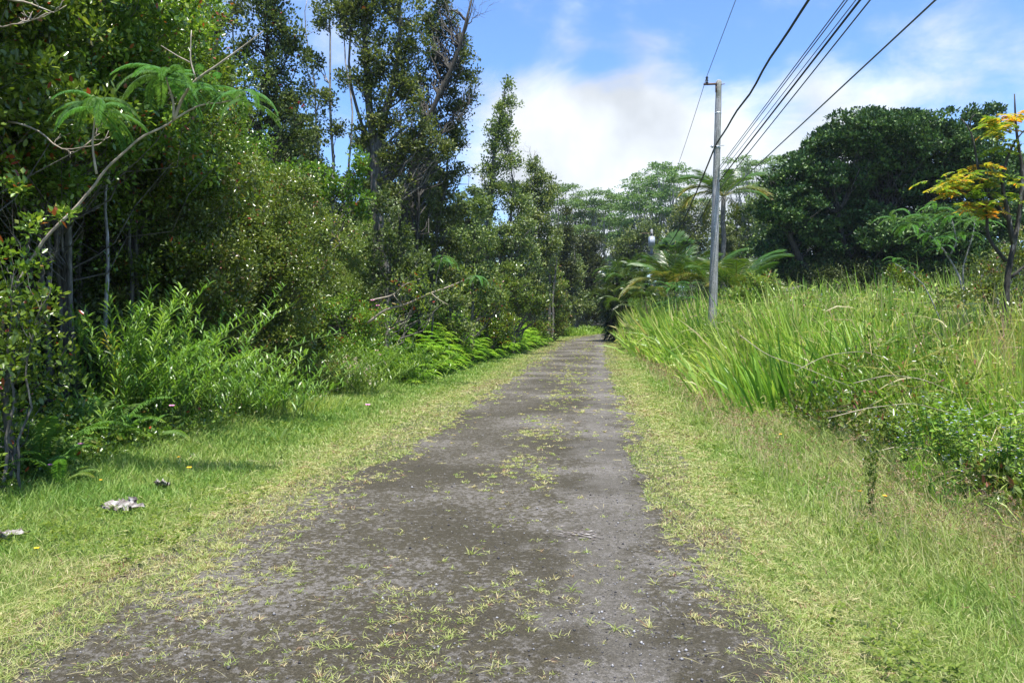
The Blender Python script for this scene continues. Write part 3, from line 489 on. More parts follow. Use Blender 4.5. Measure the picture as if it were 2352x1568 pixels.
ohia('bushy tree filling the gap between the leaning ohia and the spire', 30, [([(1085, 720), (1088, 620), (1090, 520)], .7)], [(1090, 550, 60, 60), (1080, 640, 56, 50), (1130, 685, 50, 32), (1040, 700, 44, 26), (1105, 480, 36, 36)], 4.2, 42, lm='ohia', r0=.12, l=.10, w_=.07, a_mu=.5)
ohia('low bushy tree at the foot of the spire towards the road', 37, [([(1180, 725), (1180, 660)], .7)], [(1170, 655, 56, 46), (1205, 705, 50, 28), (1150, 700, 40, 26), (1240, 690, 34, 30)], 4.2, 43, lm='guava_pale', r0=.12, l=.11, w_=.07, a_mu=.45)
ohia('green bushy tree behind the rounded sunlit bush', 21, [([(640, 720), (645, 500), (640, 400)], .8), ([(760, 720), (765, 520), (760, 440)], .8)], [(520, 300, 46, 60), (560, 370, 60, 60), (640, 420, 60, 50), (700, 410, 60, 50), (765, 440, 56, 60), (815, 400, 40, 60), (830, 480, 40, 50), (600, 330, 40, 40)], 4.6, 44, lm='guava', r0=.09, a_mu=.4)
for (lb, Yb_, bl_, sd__, lm_) in (('light green shrub at the foot of the rounded olive ohia tree', 46, [(1215, 695, 44, 44), (1185, 750, 44, 42), (1235, 750, 36, 42)], 51, 'guava_pale'),
    ('bright shrub with drooping leaves nearest the bend on the left verge', 54, [(1275, 680, 34, 46), (1262, 628, 28, 36), (1285, 740, 26, 34), (1250, 740, 30, 36)], 52, 'guava_pale'),
    ('olive shrub below the spire tree behind the yellow green fern', 33, [(1120, 680, 48, 44), (1150, 750, 44, 44), (1085, 740, 44, 50)], 53, 'guava'),
    ('dark leafy shrub against the trunks left of the spire', 27, [(1035, 680, 50, 46), (1010, 750, 50, 50), (1060, 760, 38, 44)], 54, 'ohia')):
    ohia(lb, Yb_, [([(bl_[0][0], 735), (bl_[0][0], bl_[0][1])], .4)], bl_, 5.5, sd__, lm=lm_, r0=.10, l=.10 + .001 * Yb_, w_=.055, rad=.34, per=30, name='roadside_shrub', cat='shrub', a_mu=.6)
# bare dead treetop
def bare(name, label, cat, Yc, stems_px, r0, seed, bm='bark_mid', twigs=14, tl=.5, rp=.25):
    rg = np.random.default_rng(seed); st = [stem_px(s_, Yc, r0 * k, r0 * k * rp, rg, 10, .03, g_) for s_, k, g_ in stems_px]
    base = st[0][0][0]; root = thing(name, label, cat, base); mb = MB()
    for q, r_ in st: mb.tube(q - base, r_, k=6)
    kid(root, mb.build('trunk', M[bm], root, smooth=True)); mb = MB()
    for q_ in range(twigs):
        q, r_ = st[rg.integers(len(st))]; i_ = rg.integers(len(q) // 2, len(q)); d_ = norm(rg.normal(size=3) * [1, 1, .4] + [0, 0, .8]); L_ = tl * rg.uniform(.4, 1.3)
        pth = curve(q[i_] - base, q[i_] - base + d_ * L_, 5, .05, .05, rg); mb.tube(pth, max(r_[i_] * .45, .006), .003, 4)
        for z_ in range(2): mb.tube(curve(pth[2 + z_], pth[2 + z_] + norm(d_ + rg.normal(size=3) * .6) * L_ * .5, 4, .05, .05, rg), .006, .002, 3)
    kid(root, mb.build('branchwork', M[bm], root)); return root
bare('dead_tree', 'bare dead treetop sticking up between the spire and the flat topped trees', 'tree', 60, [([(1240, 700), (1236, 480), (1228, 345)], 1, True), ([(1236, 420), (1215, 340)], .5, False)], .09, 31, 'bark_pale', 16, 1.1)
bare('bare_branch', 'leafless grey limb with fine twigs at the top of the leaning trunk', 'branch', 25, [([(1060, 90), (1078, 40), (1092, -8)], 1, False), ([(1070, 60), (1100, 30)], .7, False)], .03, 32, 'bark_mid', 18, .7)

# ================================================================== near thicket: guava trees
def guava(label, x, y, H, W, seed, lm='guava', group=None, n=520, per=30, l=.085, w_=.042, lean=(0, 0), z0=.28, nst=5, bm='bark_mid', kind='oval', name='guava_tree', a_mu=.5, cat='tree', grow=0, low=1.0):
    rg = np.random.default_rng(seed); base = np.array([x, y, float(hz(x, y))]); st = []
    for i_ in range(nst):
        an = rg.random() * 6.28; rr = rg.uniform(.1, W * .45); tp = np.array([math.cos(an) * rr + lean[0], math.sin(an) * rr + lean[1], H * rg.uniform(.7, .95)])
        b0 = np.array([math.cos(an), math.sin(an), 0]) * rg.uniform(.05, .35) + [0, 0, -.05]
        st.append(stem([base + b0, base + (b0 + tp) * [.4, .4, .5], base + tp], rg.uniform(.025, .055), .008, 12, .07, rg))
    nbg = max(12, n // 11); vb = norm(rnd(rg, nbg)) * (rg.random(nbg) ** .38)[:, None] * .92; v = vb[rg.integers(0, nbg, n)] + rnd(rg, n) * np.array([.42 / W, .42 / W, .22 / ((1 - z0) * .5 * H)]) * .75; zc = (z0 + 1) * .5 * H; cl = v * [W, W, (1 - z0) * .5 * H] + [0, 0, zc]
    f = (cl[:, 2] / H); cl[:, 0] += lean[0] * f; cl[:, 1] += lean[1] * f
    lob = 1 + .22 * np.sin(np.arctan2(v[:, 1], v[:, 0]) * 3 + seed) * np.cos(cl[:, 2] * 1.7 + seed); cl[:, :2] *= lob[:, None]
    cl = cl[cl[:, 2] > .15 * H * low] + base
    return tree(name, label, cat, base, st, cl, .22, int(per * 2.3), l * .98, w_ * 1.08, M[lm], M[bm], seed, group, kind=kind, a_mu=a_mu, lfrac=.35, rk=.006, up=.35, spread=.8, shell=.6, limbk=3)
GV = 'glossy leaved trees packed in the near left thicket'
g0 = guava('glossy bright green guava tree at the left edge of the frame', -7.3, 7.2, 7.6, 1.9, 101, n=900, z0=.30)
g1 = guava('bright green guava tree standing behind the arching feathery fronds', -7.5, 10.2, 8.4, 2.0, 102, n=950, z0=.30)
g2 = guava('guava tree with reddish young leaves right behind the forked pale branch', -7.9, 13.0, 7.2, 1.8, 103, n=850, z0=.2)
g3 = guava('rounded sunlit guava bush right of the reed clump, tallest of the bushes along the verge', -6.9, 15.6, 5.0, 1.6, 104, lm='guava_pale', n=950, z0=-.08, per=34, l=.075, w_=.034, kind='rhomb', nst=6, low=.15)
g4 = guava('olive green guava bush between the reed clump and the rounded bush', -7.4, 13.4, 4.3, 1.3, 105, lm='guava_pale', n=700, z0=-.1, l=.07, w_=.032, kind='rhomb', low=.15)
GS = [g0, g1, g2]
def copies(src, spots, label, group, name=None):
    for (x, y, s_, rz) in spots:
        c = dup(src); c.location = (x, y, float(hz(x, y)) - .03); c.scale = (s_, s_, s_ * (1 + .12 * math.sin(x * 7 + y))); c.rotation_euler = (0, 0, rz)
        c['label'] = label; c['group'] = group
        if name: c.name = name
rs = np.random.default_rng(77)
inner = []
for (x, y) in ((-9.6, 6.0), (-10.4, 8.4), (-9.8, 11.2), (-11.6, 12.6), (-10.2, 14.6), (-12.5, 9.2), (-9.3, 17.2), (-11.6, 17.6), (-13.8, 15.4), (-14.5, 11.5), (-9.0, 4.0), (-12, 5.5), (-15.5, 19), (-16.8, 14.5), (-13, 21), (-19, 18)):
    inner.append((x + rs.uniform(-.3, .3), y + rs.uniform(-.3, .3), rs.uniform(.85, 1.1), rs.uniform(0, 6.28)))
for i_, s_ in enumerate(inner): copies(GS[i_ % 3], [s_], 'glossy leaved tree deep in the thicket behind the ones at its edge', GV)
bush = [(-7.3, 21.5, .62, 1.0), (-7.2, 24.5, .55, 2.2), (-7.0, 27.5, .6, 3.3), (-6.9, 30, .5, .4), (-7.1, 33, .62, 5.3), (-6.2, 36, .55, 2.9), (-6.0, 39, .6, 1.9), (-5.4, 42.5, .6, 4.9), (-5.2, 47, .6, .9), (-5.0, 51, .6, 2.0), (-4.9, 56, .6, 3.0), (-8.8, 19.5, .95, 1.2), (-8.4, 22.6, .9, 2.4), (-8.9, 25.5, .85, 4.0), (-10.5, 23.5, 1.0, 5.0), (-10.5, 28, 1.1, .6), (-9.4, 31, .95, 3.1), (-8.8, 35, .85, 2.2), (-11, 34, 1.1, 1.2), (-8.6, 40, .9, 4.4), (-10.5, 45, 1.1, .3), (-8.4, 50, 1.0, 2.7)]
for i_, s_ in enumerate(bush): copies(g4 if i_ % 2 else g3, [s_], 'olive leaved understory bush at the foot of the ohia trees', 'understory bushes below the ohia trees')
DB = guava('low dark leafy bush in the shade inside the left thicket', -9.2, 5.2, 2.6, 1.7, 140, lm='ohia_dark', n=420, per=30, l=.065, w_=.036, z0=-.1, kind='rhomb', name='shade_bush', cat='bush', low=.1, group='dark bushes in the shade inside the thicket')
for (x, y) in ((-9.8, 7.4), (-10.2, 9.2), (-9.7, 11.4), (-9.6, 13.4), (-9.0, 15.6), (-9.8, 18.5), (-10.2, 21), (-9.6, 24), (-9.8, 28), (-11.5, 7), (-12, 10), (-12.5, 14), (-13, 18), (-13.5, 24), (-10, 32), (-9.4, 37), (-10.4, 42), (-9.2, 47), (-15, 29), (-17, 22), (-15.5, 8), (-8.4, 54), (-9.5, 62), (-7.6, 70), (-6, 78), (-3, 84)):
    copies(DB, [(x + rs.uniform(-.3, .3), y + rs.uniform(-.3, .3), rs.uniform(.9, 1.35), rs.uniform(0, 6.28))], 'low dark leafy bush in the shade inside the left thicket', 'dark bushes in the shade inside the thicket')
SG = 'slender trunks in the dim left thicket'; rq = np.random.default_rng(88)
for i_ in range(34):
    x = rq.uniform(-9.3, -6.9); y = rq.uniform(5.0, 15); z = float(hz(x, y)); h = rq.uniform(3.5, 5.5); mb = MB(); q_, r_ = stem([[0, 0, -.1], [rq.normal() * .12, rq.normal() * .12, h * .5], [rq.normal() * .3, rq.normal() * .3, h]], rq.uniform(.022, .05), .012, 14, .06, rq); mb.tube(q_, r_, k=7)
    root = thing('slender_tree', 'thin bare trunk rising in the dim interior of the near left thicket', 'tree', (x, y, z), SG); kid(root, mb.build('trunk', M['bark_pale' if i_ % 3 == 0 else 'bark_mid'], root, smooth=True))
    mb = MB(); leafcloud(mb, rq, q_[6:] + rnd(rq, 8, .2), .25, 26, .07, .036, 'rhomb', .4); kid(root, mb.build('crown', M['guava'], root))
# background ohia copies deep in the wood
ob = guava('grey green tree in the depth of the left woods', -14, 27, 12.5, 1.9, 120, lm='ohia', n=760, per=26, l=.14, w_=.10, z0=.10, nst=3, kind='rhomb', name='ohia_tree', group='grey green trees in the depth of the left woods', bm='bark_mid', low=.2)
ob2 = guava('grey green tree in the depth of the left woods', -18, 30, 11, 2.1, 121, lm='ohia_dark', n=760, per=26, l=.14, w_=.10, z0=-.05, nst=3, kind='rhomb', name='ohia_tree', group='grey green trees in the depth of the left woods', bm='bark_dark')
for i_, (x, y) in enumerate(((-21, 24), (-25, 30), (-13.5, 33), (-17, 37), (-12, 41), (-16, 45), (-11.5, 50), (-14, 56), (-9.5, 58), (-22, 40), (-12, 64), (-8.6, 66), (-28, 22), (-20, 52), (-26, 47), (-33, 35))):
    copies(ob2 if i_ % 2 else ob, [(x, y, rs.uniform(.8, 1.05) * (1 if x > -17 or True else 1), rs.uniform(0, 6.28))], 'grey green tree in the depth of the left woods', 'grey green trees in the depth of the left woods')
# sunlit shrubs near the bend on the left
guava('pale sunlit shrub leaning out where the grass verge ends at the bend', -6.6, 52, 5.4, 2.1, 131, lm='guava_pale', n=420, per=26, l=.14, w_=.07, z0=.0, kind='rhomb', name='roadside_shrub', cat='shrub', a_mu=.65)
guava('taller light green shrub behind the thicket fern', -7.6, 44, 5.6, 2.2, 132, lm='guava_pale', n=420, per=26, l=.13, w_=.06, z0=.05, kind='rhomb', name='roadside_shrub', cat='shrub', a_mu=.6)
guava('dark round shrub touching the grass at the bend', -3.9, 66, 3.6, 2.2, 133, lm='ohia_dark', n=260, per=26, l=.2, w_=.12, z0=.0, kind='rhomb', name='roadside_shrub', cat='shrub')
guava('grey green shrub left of the dark round one at the bend', -6.3, 60, 6.2, 2.4, 134, lm='ohia', n=300, per=26, l=.18, w_=.1, z0=.0, kind='rhomb', name='roadside_shrub', cat='shrub', a_mu=.6)
guava('low dark shrub in shade under the ohia trees behind the fallen branch', -7.4, 24.5, 2.9, 1.5, 135, lm='ohia_dark', n=240, per=26, l=.08, w_=.05, z0=.0, kind='rhomb', name='roadside_shrub', cat='shrub')
guava('leafy shrub with light tips right behind the fallen pale branch', -6.7, 20.6, 2.5, 1.2, 136, lm='guava', n=220, per=26, l=.07, w_=.04, z0=.0, kind='rhomb', name='roadside_shrub', cat='shrub', a_mu=.55)
guava('mid green shrub at the edge of the thicket fern below the spire tree', -6.9, 31, 3.2, 1.5, 137, lm='guava_pale', n=260, per=26, l=.10, w_=.05, z0=.0, kind='rhomb', name='roadside_shrub', cat='shrub', a_mu=.45)

# ================================================================== feathery compound leaves
def feather_mesh(name, L=.46, npairs=36, pl=.06, seed=0, lmat='feather', nl=22):
    rg = np.random.default_rng(seed); mb = MB(); t_ = np.linspace(0, 1, 12); rach = np.stack([L * (t_ - .15 * t_ ** 3), .03 * L * np.sin(t_ * 5), .10 * L * np.sin(t_ * 2.2) - .50 * L * t_ ** 2], -1)
    mb.tube(rach, .0035, .0015, 4, .9); f = np.linspace(.10, 1, npairs); c = np.stack([np.interp(f, t_, rach[:, k]) for k in range(3)], -1); l_ = pl * (np.sin(np.pi * (f * .80 + .14)) * .8 + .25)
    for sgn in (-1, 1):
        d = np.repeat([[.42, sgn * 1.0, -.35]], npairs, 0) + rnd(rg, npairs, .05); mb.leaves(c, d, np.repeat([[0, 0, 1.0]], npairs, 0) + rnd(rg, npairs, .1), l_ * rg.uniform(.85, 1.1, npairs), .0105, rg.uniform(.1, .9, npairs), 'rhomb', droop=.35)
    return mb.build(name, M[lmat])
def place_fronds(root, proto, specs, base):
    """specs: (point, azimuth, elevation, scale)"""
    first = True
    for (pt, az, el, s_) in specs:
        o = proto if first else proto.copy()
        if not first: C.objects.link(o)
        first = False; o.parent = root; o.location = tuple(np.asarray(pt) - base); o.rotation_euler = (0, -el, az); o.scale = (s_, s_, s_); kid(root, o)
rg = np.random.default_rng(200); YB = 7.6
def branchthing(name, label, cat, stems_, bmat, base):
    root = thing(name, label, cat, base); mb = MB()
    for q, r_ in stems_: mb.tube(q - base, r_, k=8)
    kid(root, mb.build('trunk', M[bmat], root, smooth=True)); return root
main = stem([P(-25, 860, 7.2), P(20, 700, 7.2), P(90, 560, 7.2), P(165, 482, 7.25), P(250, 385, 7.3), P(330, 312, 7.3), P(400, 276, 7.3), P(455, 240, 7.3), P(525, 238, 7.3), P(560, 215, 7.3)], .0185, .006, 34, .016, rg)
gz0 = P(-60, 1000, 7.2); main[0][0] = [main[0][0][0] - .25, 7.2, float(hz(main[0][0][0] - .25, 7.2)) - .05]
f1_ = stem([P(400, 276, 7.3), P(412, 235, 7.3), P(450, 182, 7.3), P(490, 158, 7.3), P(540, 120, 7.3), P(605, 72, 7.3)], .016, .004, 12, .004, rg)
f2_ = stem([P(400, 276, 7.3), P(398, 230, 7.25), P(382, 178, 7.2)], .014, .007, 8, .004, rg)
f3_ = stem([P(450, 182, 7.3), P(438, 140, 7.3), P(440, 70, 7.3)], .008, .004, 8, .004, rg)
f4_ = stem([P(438, 145, 7.3), P(410, 130, 7.3), P(370, 105, 7.3)], .007, .003, 8, .004, rg)
f5_ = stem([P(222, 400, 7.25), P(212, 340, 7.2), P(222, 232, 7.15)], .012, .006, 8, .004, rg)
albs = branchthing('silk_tree_sapling', 'leaning silk tree with a forked pale trunk and feathery fronds before the thicket', 'tree', [main, f1_, f2_, f3_, f4_, f5_], 'smooth_branch', main[0][0].copy())
proto = feather_mesh('frond', seed=3)
specs = []
for (px, py, Yc, n_, s_, tilt) in ((222, 232, 7.15, 15, 1.15, .3), (382, 172, 7.2, 15, 1.1, .35), (560, 213, 7.3, 10, .95, .25), (490, 192, 7.3, 7, .8, .3), (450, 170, 7.3, 6, .8, .3)):
    ctr = P(px, py, Yc)
    for k in range(n_):
        specs.append((ctr + [0, 0, rg.uniform(-.10, .03)], k * 6.283 / n_ + rg.uniform(-.2, .2), tilt - .25 + rg.uniform(-.35, .25), s_ * rg.uniform(.8, 1.1)))
place_fronds(albs, proto, specs, main[0][0])
# small feathery sprig by the fallen branch & fallen branch itself
fb = stem([P(845, 742, 19.5), P(880, 712, 19.5), P(935, 698, 19.5), P(990, 672, 19.5), P(1040, 655, 19.5), P(1092, 632, 19.5)], .035, .008, 16, .01, rg)
fb2 = stem([P(850, 690, 19.4), P(905, 678, 19.4), P(925, 655, 19.4), P(965, 640, 19.4)], .022, .006, 10, .01, rg); fb3 = stem([P(905, 678, 19.4), P(925, 705, 19.5)], .012, .008, 5, .01, rg); fb4 = stem([P(990, 672, 19.5), P(1010, 690, 19.3), P(1030, 700, 19.2)], .01, .006, 5, .01, rg)
fr = branchthing('fallen_branch', 'long pale branch leaning out of the woods over the verge plants', 'branch', [fb, fb2, fb3, fb4], 'smooth_branch', fb[0][0].copy())
mb = MB(); cl = np.concatenate([fb[0][6:] - fb[0][0] + rnd(rg, 10, .12), fb2[0][5:] - fb[0][0] + rnd(rg, 5, .12), fb[0][3:9] - fb[0][0] + [0, 0, -.25] + rnd(rg, 6, .15), np.array([fb2[0][-1] - fb[0][0] + [0, 0, .1]])])
leafcloud(mb, rg, cl, .22, 22, .12, .05, 'oval', .6); kid(fr, mb.build('foliage', M['guava'], fr))
f2p = feather_mesh('frond', seed=4)
place_fronds(fr, f2p, [(P(1092, 632, 19.5), k * .9, -.2, 1.0) for k in range(7)], fb[0][0])
sp = stem([gbase(985, 25), P(1000, 640, 25), P(1015, 592, 25)], .04, .012, 8, .02, rg); spn = branchthing('silk_tree_sapling', 'small feathery sapling half hidden in the shade below the leaning ohia', 'tree', [sp], 'bark_mid', sp[0][0].copy())
place_fronds(spn, feather_mesh('frond', seed=5), [(P(1015, 592, 25) + [0, 0, rg.uniform(-.2, .1)], k * .7, -.1, rg.uniform(1.3, 1.9)) for k in range(9)], sp[0][0])
guava('leafy guava sapling half hiding the foot of the leaning silk tree', -5.65, 6.9, 2.2, .45, 150, n=90, per=18, l=.075, w_=.036, z0=.1, nst=3, cat='bush')
ohia('loose leafy guava boughs hanging across the lower half of the leaning silk tree', 6.75, [([(20, 900), (25, 760), (50, 600)], .5), ([(60, 900), (70, 760), (120, 600)], .4)], [(35, 430, 30, 26), (70, 520, 44, 26), (150, 492, 24, 14), (20, 580, 40, 40), (80, 610, 50, 40), (40, 690, 50, 50), (110, 680, 36, 44)], 34, 151, lm='guava', r0=.035, l=.062, w_=.034, rad=.10, per=9, name='guava_tree', a_mu=.55, bm='bark_mid', rk=.006)
bare('bare_branch', 'pale bare branch crossing the top left corner of the picture', 'branch', 7.0, [([(-30, -5), (60, 8), (125, 30)], 1, False), ([(-30, 55), (40, 60), (90, 40)], .6, False)], .014, 33, 'smooth_branch', 6, .25)
bare('bare_branch', 'curved pale twig hanging left of the feathery fronds', 'branch', 7.6, [([(20, 280), (90, 300), (150, 350), (215, 335)], 1, False)], .011, 34, 'smooth_branch', 5, .2)

# ================================================================== reeds (bamboo orchid) and ferns
def reed_clump(label, x, y, H, n, spread, lean, seed, name='reed_clump', group=None, yellow=0):
    rg = np.random.default_rng(seed); base = np.array([x, y, float(hz(x, y))]); root = thing(name, label, 'plant', base, group); ms = MB(); ml = MB()
    for i_ in range(n):
        b0 = np.array([rg.normal() * spread * .45, rg.normal() * spread * .45, -.03]); h = H * rg.uniform(.45, 1.05); dr = np.array([rg.normal() * .28 + lean[0], rg.normal() * .28 + lean[1], 1.0]); dr /= np.linalg.norm(dr)
        t_ = np.linspace(0, 1, 9)[:, None]; q = b0 + dr * h * t_ + np.array([dr[0] * .5 + lean[0] * .3, dr[1] * .5 + lean[1] * .3, -.28]) * h * t_ ** 2.4 * .7
        ms.tube(q, .0055, .0025, 4, .5, False); k = int(h / .045); f = np.linspace(.18, 1, k); c = np.stack([np.interp(f, t_[:, 0], q[:, j]) for j in range(3)], -1)
        sa = rg.random() * 3.14; sgn = np.where(np.arange(k) % 2, 1, -1)[:, None]; side = np.array([math.cos(sa), math.sin(sa), 0])
        aa_ = sa + np.arange(k) * 2.4 + rg.normal(size=k) * .5; d = np.stack([np.cos(aa_), np.sin(aa_), 0 * aa_], -1) * rg.uniform(.6, 1.1, (k, 1)) + np.array([0, 0, .75]) + dr * .5 + rg.normal(size=(k, 3)) * .15; a = .97 if i_ < yellow else None
        ml.leaves(c, d, rnd(rg, k, .2) + [0, 0, 1], .23 * rg.uniform(.7, 1.2, k) * (1.15 - .4 * f), .019, (np.clip(rg.uniform(.1, .85) + rg.normal(size=k) * .12, 0, .88) if a is None else np.full(k, a)), 'strip', droop=.35)
    kid(root, ms.build('stem', M['stem'], root)); kid(root, ml.build('foliage', M['reed'], root)); return root
def gp(px, py):                                            # ground point seen at a pixel
    d = ray(px, py); z = 0.0
    for _ in range(6): t_ = (z - EYE) / d[2]; q = np.array([0, 0, EYE]) + d * t_; z = float(hz(q[0], q[1]))
    return q
reed_clump('tall sunlit reed clump with yellow tipped canes leaning right, largest of the reeds', -6.3, 10.4, 2.45, 120, .85, (.22, -.12), 301, yellow=1)
reed_clump('dense low reeds at the foot of the rounded bush', -5.7, 12.2, 1.35, 80, 1.0, (.35, -.1), 302)
reed_clump('shaggy reeds right of the brown dead fronds', -5.5, 16.6, 1.4, 80, 1.0, (.3, -.2), 303)
reed_clump('long leaved reeds drooping to the grass just before the yellow fern bank', -5.3, 19.8, 1.4, 80, 1.0, (.3, -.2), 304)
reed_clump('thin reeds behind the largest reed clump', -7.2, 12.2, 2.3, 26, .7, (.15, 0), 305)
reed_clump('low dark green reeds in shade beside the sword ferns', -6.3, 9.0, .8, 26, .6, (.2, -.1), 306)
def fern_frond(name, L, seed, a0=.3, lmat='fern'):
    rg = np.random.default_rng(seed); mb = MB(); t_ = np.linspace(0, 1, 10); q = np.stack([t_ * L * .75, 0 * t_, L * (1.15 * t_ - .75 * t_ ** 2.4) * .75], -1); mb.tube(q, .004, .0015, 4, .8, False)
    k = 34; f = np.linspace(.12, .99, k); c = np.stack([np.interp(f, t_, q[:, j]) for j in range(3)], -1)
    for s_ in (-1, 1):
        d = np.repeat([[.18, s_ * 1.0, -.12]], k, 0) + rg.normal(size=(k, 3)) * .06
        mb.leaves(c, d, np.repeat([[-.3, 0, 1.0]], k, 0), .085 * np.sin(np.pi * (f * .85 + .12)) + .008, .017, np.clip(a0 + rg.normal(size=k) * .08 + .5 * (f > .9) * (seed % 2), 0, 1), 'rhomb', droop=.25)
    return mb.build(name, M[lmat])
frp = [fern_frond('frond', .85, 1, .4), fern_frond('frond', .95, 2, .3), fern_frond('frond', .7, 3, .75)]
used_f = [False] * 3; first_fern = True
def fern(label, x, y, n, s_, seed, group=None):
    rg = np.random.default_rng(seed); root = thing('sword_fern', label, 'fern', (x, y, float(hz(x, y))), group)
    for k in range(n):
        j = int(rg.integers(3)) if n > 2 else 2; o = frp[j].copy() if used_f[j] else frp[j]
        if used_f[j]: C.objects.link(o)
        used_f[j] = True; o.parent = root; o.location = (rg.normal() * .04, rg.normal() * .04, -.01); o.rotation_euler = (rg.normal() * .1, -rg.uniform(-.35, .45), k * 6.283 / n + rg.uniform(-.3, .3)); z_ = s_ * rg.uniform(.75, 1.15); o.scale = (z_, z_, z_); kid(root, o)
    return root
FG = 'sword ferns in the shade at the foot of the thicket'; rgf = np.random.default_rng(9)
fern('small sword fern with browning frond tips at the grass edge nearest the camera', *gp(150, 1120)[:2], 6, .8, 400)
fern('pale arching sword fern out in the sunny grass', *gp(640, 1020)[:2], 7, .5, 401)
fern('sword fern with an upright glowing frond at the left picture edge', *gp(40, 1090)[:2], 9, .95, 402)
for i_ in range(20):
    px = rgf.uniform(-60, 480); yy = rgf.uniform(7.4, 10.5); q = P(px, 740, yy); xx = min(q[0], -5.45 - rgf.uniform(0, .9)); fern('sword fern among many in the shade below the guava trees', xx, yy - .3, 8, rgf.uniform(.85, 1.3), 410 + i_, FG)
for i_, (x, y) in enumerate(((-5.7, 9.9), (-5.6, 11.2), (-5.9, 8.6))): fern('sword fern below the largest reed clump at the grass edge', x, y, 7, .6, 450 + i_, 'sword ferns below the largest reed clump')
# thicket fern bank: yellow green mass nobody could count
mb = MB(); rg = np.random.default_rng(500); nb_ = 3000; yy = rg.uniform(19.5, 50, nb_); uu_ = -4.5 - rg.random(nb_) ** .8 * 2.3; sh_ = 1.25 * sstep(26, 48, yy); zz = (2.0 * sstep(-3.8, -6.4, uu_) * (.55 + .75 * vn(yy * .35, uu_, 7))) * rg.uniform(.35, 1.0, nb_) * sstep(18.5, 24, yy) + .08; uu_ = uu_ + sh_
for i_ in range(nb_):
    c0 = np.array([uu_[i_], yy[i_], float(hz(uu_[i_], yy[i_])) + zz[i_]]); az = rg.uniform(-2.2, 1.2); L_ = rg.uniform(.3, .6); k = 9; f = np.linspace(.1, 1, k)[:, None]
    dv = np.array([math.cos(az), math.sin(az), .35]); q = c0 + dv * L_ * f + np.array([0, 0, -.6]) * L_ * f ** 2; a_ = np.clip(rg.uniform(.2, .9) + rg.normal(size=k) * .08, 0, 1)
    pp = np.array([-dv[1], dv[0], 0])
    for s_ in (-1, 1): mb.leaves(q, np.repeat([pp * s_ + dv * .45 + [0, 0, -.15]], k, 0), np.repeat([[0, 0, 1.0]], k, 0), (.20 * (1.05 - f[:, 0] * .75)) * rg.uniform(.8, 1.2, k), .05, a_, 'strip', droop=.3)
tag(mb.build('fern_thicket', M['uluhe']), 'bank of yellow green tangled fern below the spire tree on the left verge', 'fern thicket', kind='stuff')
mb = MB(); n = 2600; yy = sampleY(n, 5.5, 20, 1.2); xx = -5.35 - rg.random(n) ** 1.2 * 1.6; z_ = rg.random(n) * (.18 + .45 * sstep(-5.3, -6.4, xx)); c = np.stack([xx, yy, hz(xx, yy) + z_], -1)
leafcloud(mb, rg, c, .10, 6, .06, .032, 'oval', .4, .25); tag(mb.build('undergrowth', M['guava']), 'broad leaved weeds and vines along the shaded foot of the left thicket', 'undergrowth', kind='stuff')
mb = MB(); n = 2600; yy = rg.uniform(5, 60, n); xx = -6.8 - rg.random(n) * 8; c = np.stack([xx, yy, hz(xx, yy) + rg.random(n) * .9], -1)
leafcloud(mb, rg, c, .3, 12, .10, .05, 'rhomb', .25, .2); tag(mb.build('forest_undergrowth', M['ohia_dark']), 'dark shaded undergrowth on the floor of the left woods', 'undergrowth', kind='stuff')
# brown dead fronds
rg = np.random.default_rng(510); q0 = gp(800, 895); mb = MB()
for i_ in range(70):
    an = rg.uniform(0, 6.28); L_ = rg.uniform(.2, .55); c0 = np.array([rg.normal() * .3, rg.normal() * .3, rg.uniform(.05, .55)]); mb.tube(curve(c0, c0 + np.array([math.cos(an), math.sin(an), rg.uniform(-.3, .6)]) * L_, 7, -.5, .1, rg), .012, .004, 4, .5, False)
mb.leaves(rnd(rg, 260, .28) * [1, 1, .6] + [0, 0, .3], rnd(rg, 260), rnd(rg, 260), .14, .03, .5, 'strip', droop=.5)
tag(mb.build('frond_heap', M['straw'], loc=tuple(q0)), 'heap of curled grey brown dead fronds at the foot of the rounded bush', 'dead plant')

# ================================================================== small litter and flowers
def deadleaf(label, px, py, s_, rz, seed, lm='debris'):
    rg = np.random.default_rng(seed); q = gp(px, py); mb = MB(); nR, nA = 12, 44; ph = rg.uniform(0, 6, 6)
    rr, an = np.meshgrid(np.linspace(0, 1, nR), np.arange(nA) * 6.283 / nA, indexing='ij')
    lobe = .62 + .38 * np.abs(np.sin(an * 2.5 + ph[0])) + .14 * np.sin(an * 7 + ph[1]) + .08 * np.sin(an * 13 + ph[5]); R_ = s_ * rr * (1 + (lobe - 1) * rr)
    x = R_ * np.cos(an + .5 * rr * np.sin(ph[4])) * 1.25; y = R_ * np.sin(an) * .75
    ridge = 1 - np.abs(2 * vn(x / s_ * 4 + ph[2], y / s_ * 6 + ph[3], seed) - 1); fold = np.abs(np.sin(an * 5 + 2 * rr + ph[1]))
    z = s_ * (.40 * ridge * rr ** .5 + .16 * fold * rr + .35 * np.maximum(np.sin(an + ph[2]), 0) * rr ** 2) ; x = x + .10 * s_ * np.sin(z / s_ * 14)
    i_ = np.arange(nR - 1)[:, None] * nA; j_ = np.arange(nA)[None]; j2 = (j_ + 1) % nA
    mb.add(np.stack([x, y, z], -1).reshape(-1, 3), None, np.stack([i_ + j_, i_ + j2, i_ + nA + j2, i_ + nA + j_], -1).reshape(-1, 4))
    o = mb.build('dead_leaf', M[lm], loc=(q[0], q[1], q[2] + .015)); o.rotation_euler = (.12, 0, rz); return tag(o, label, 'dead leaf')
deadleaf('large crumpled bleached dead leaf lying in the left grass, biggest of the litter', 280, 1178, .135, .3, 1)
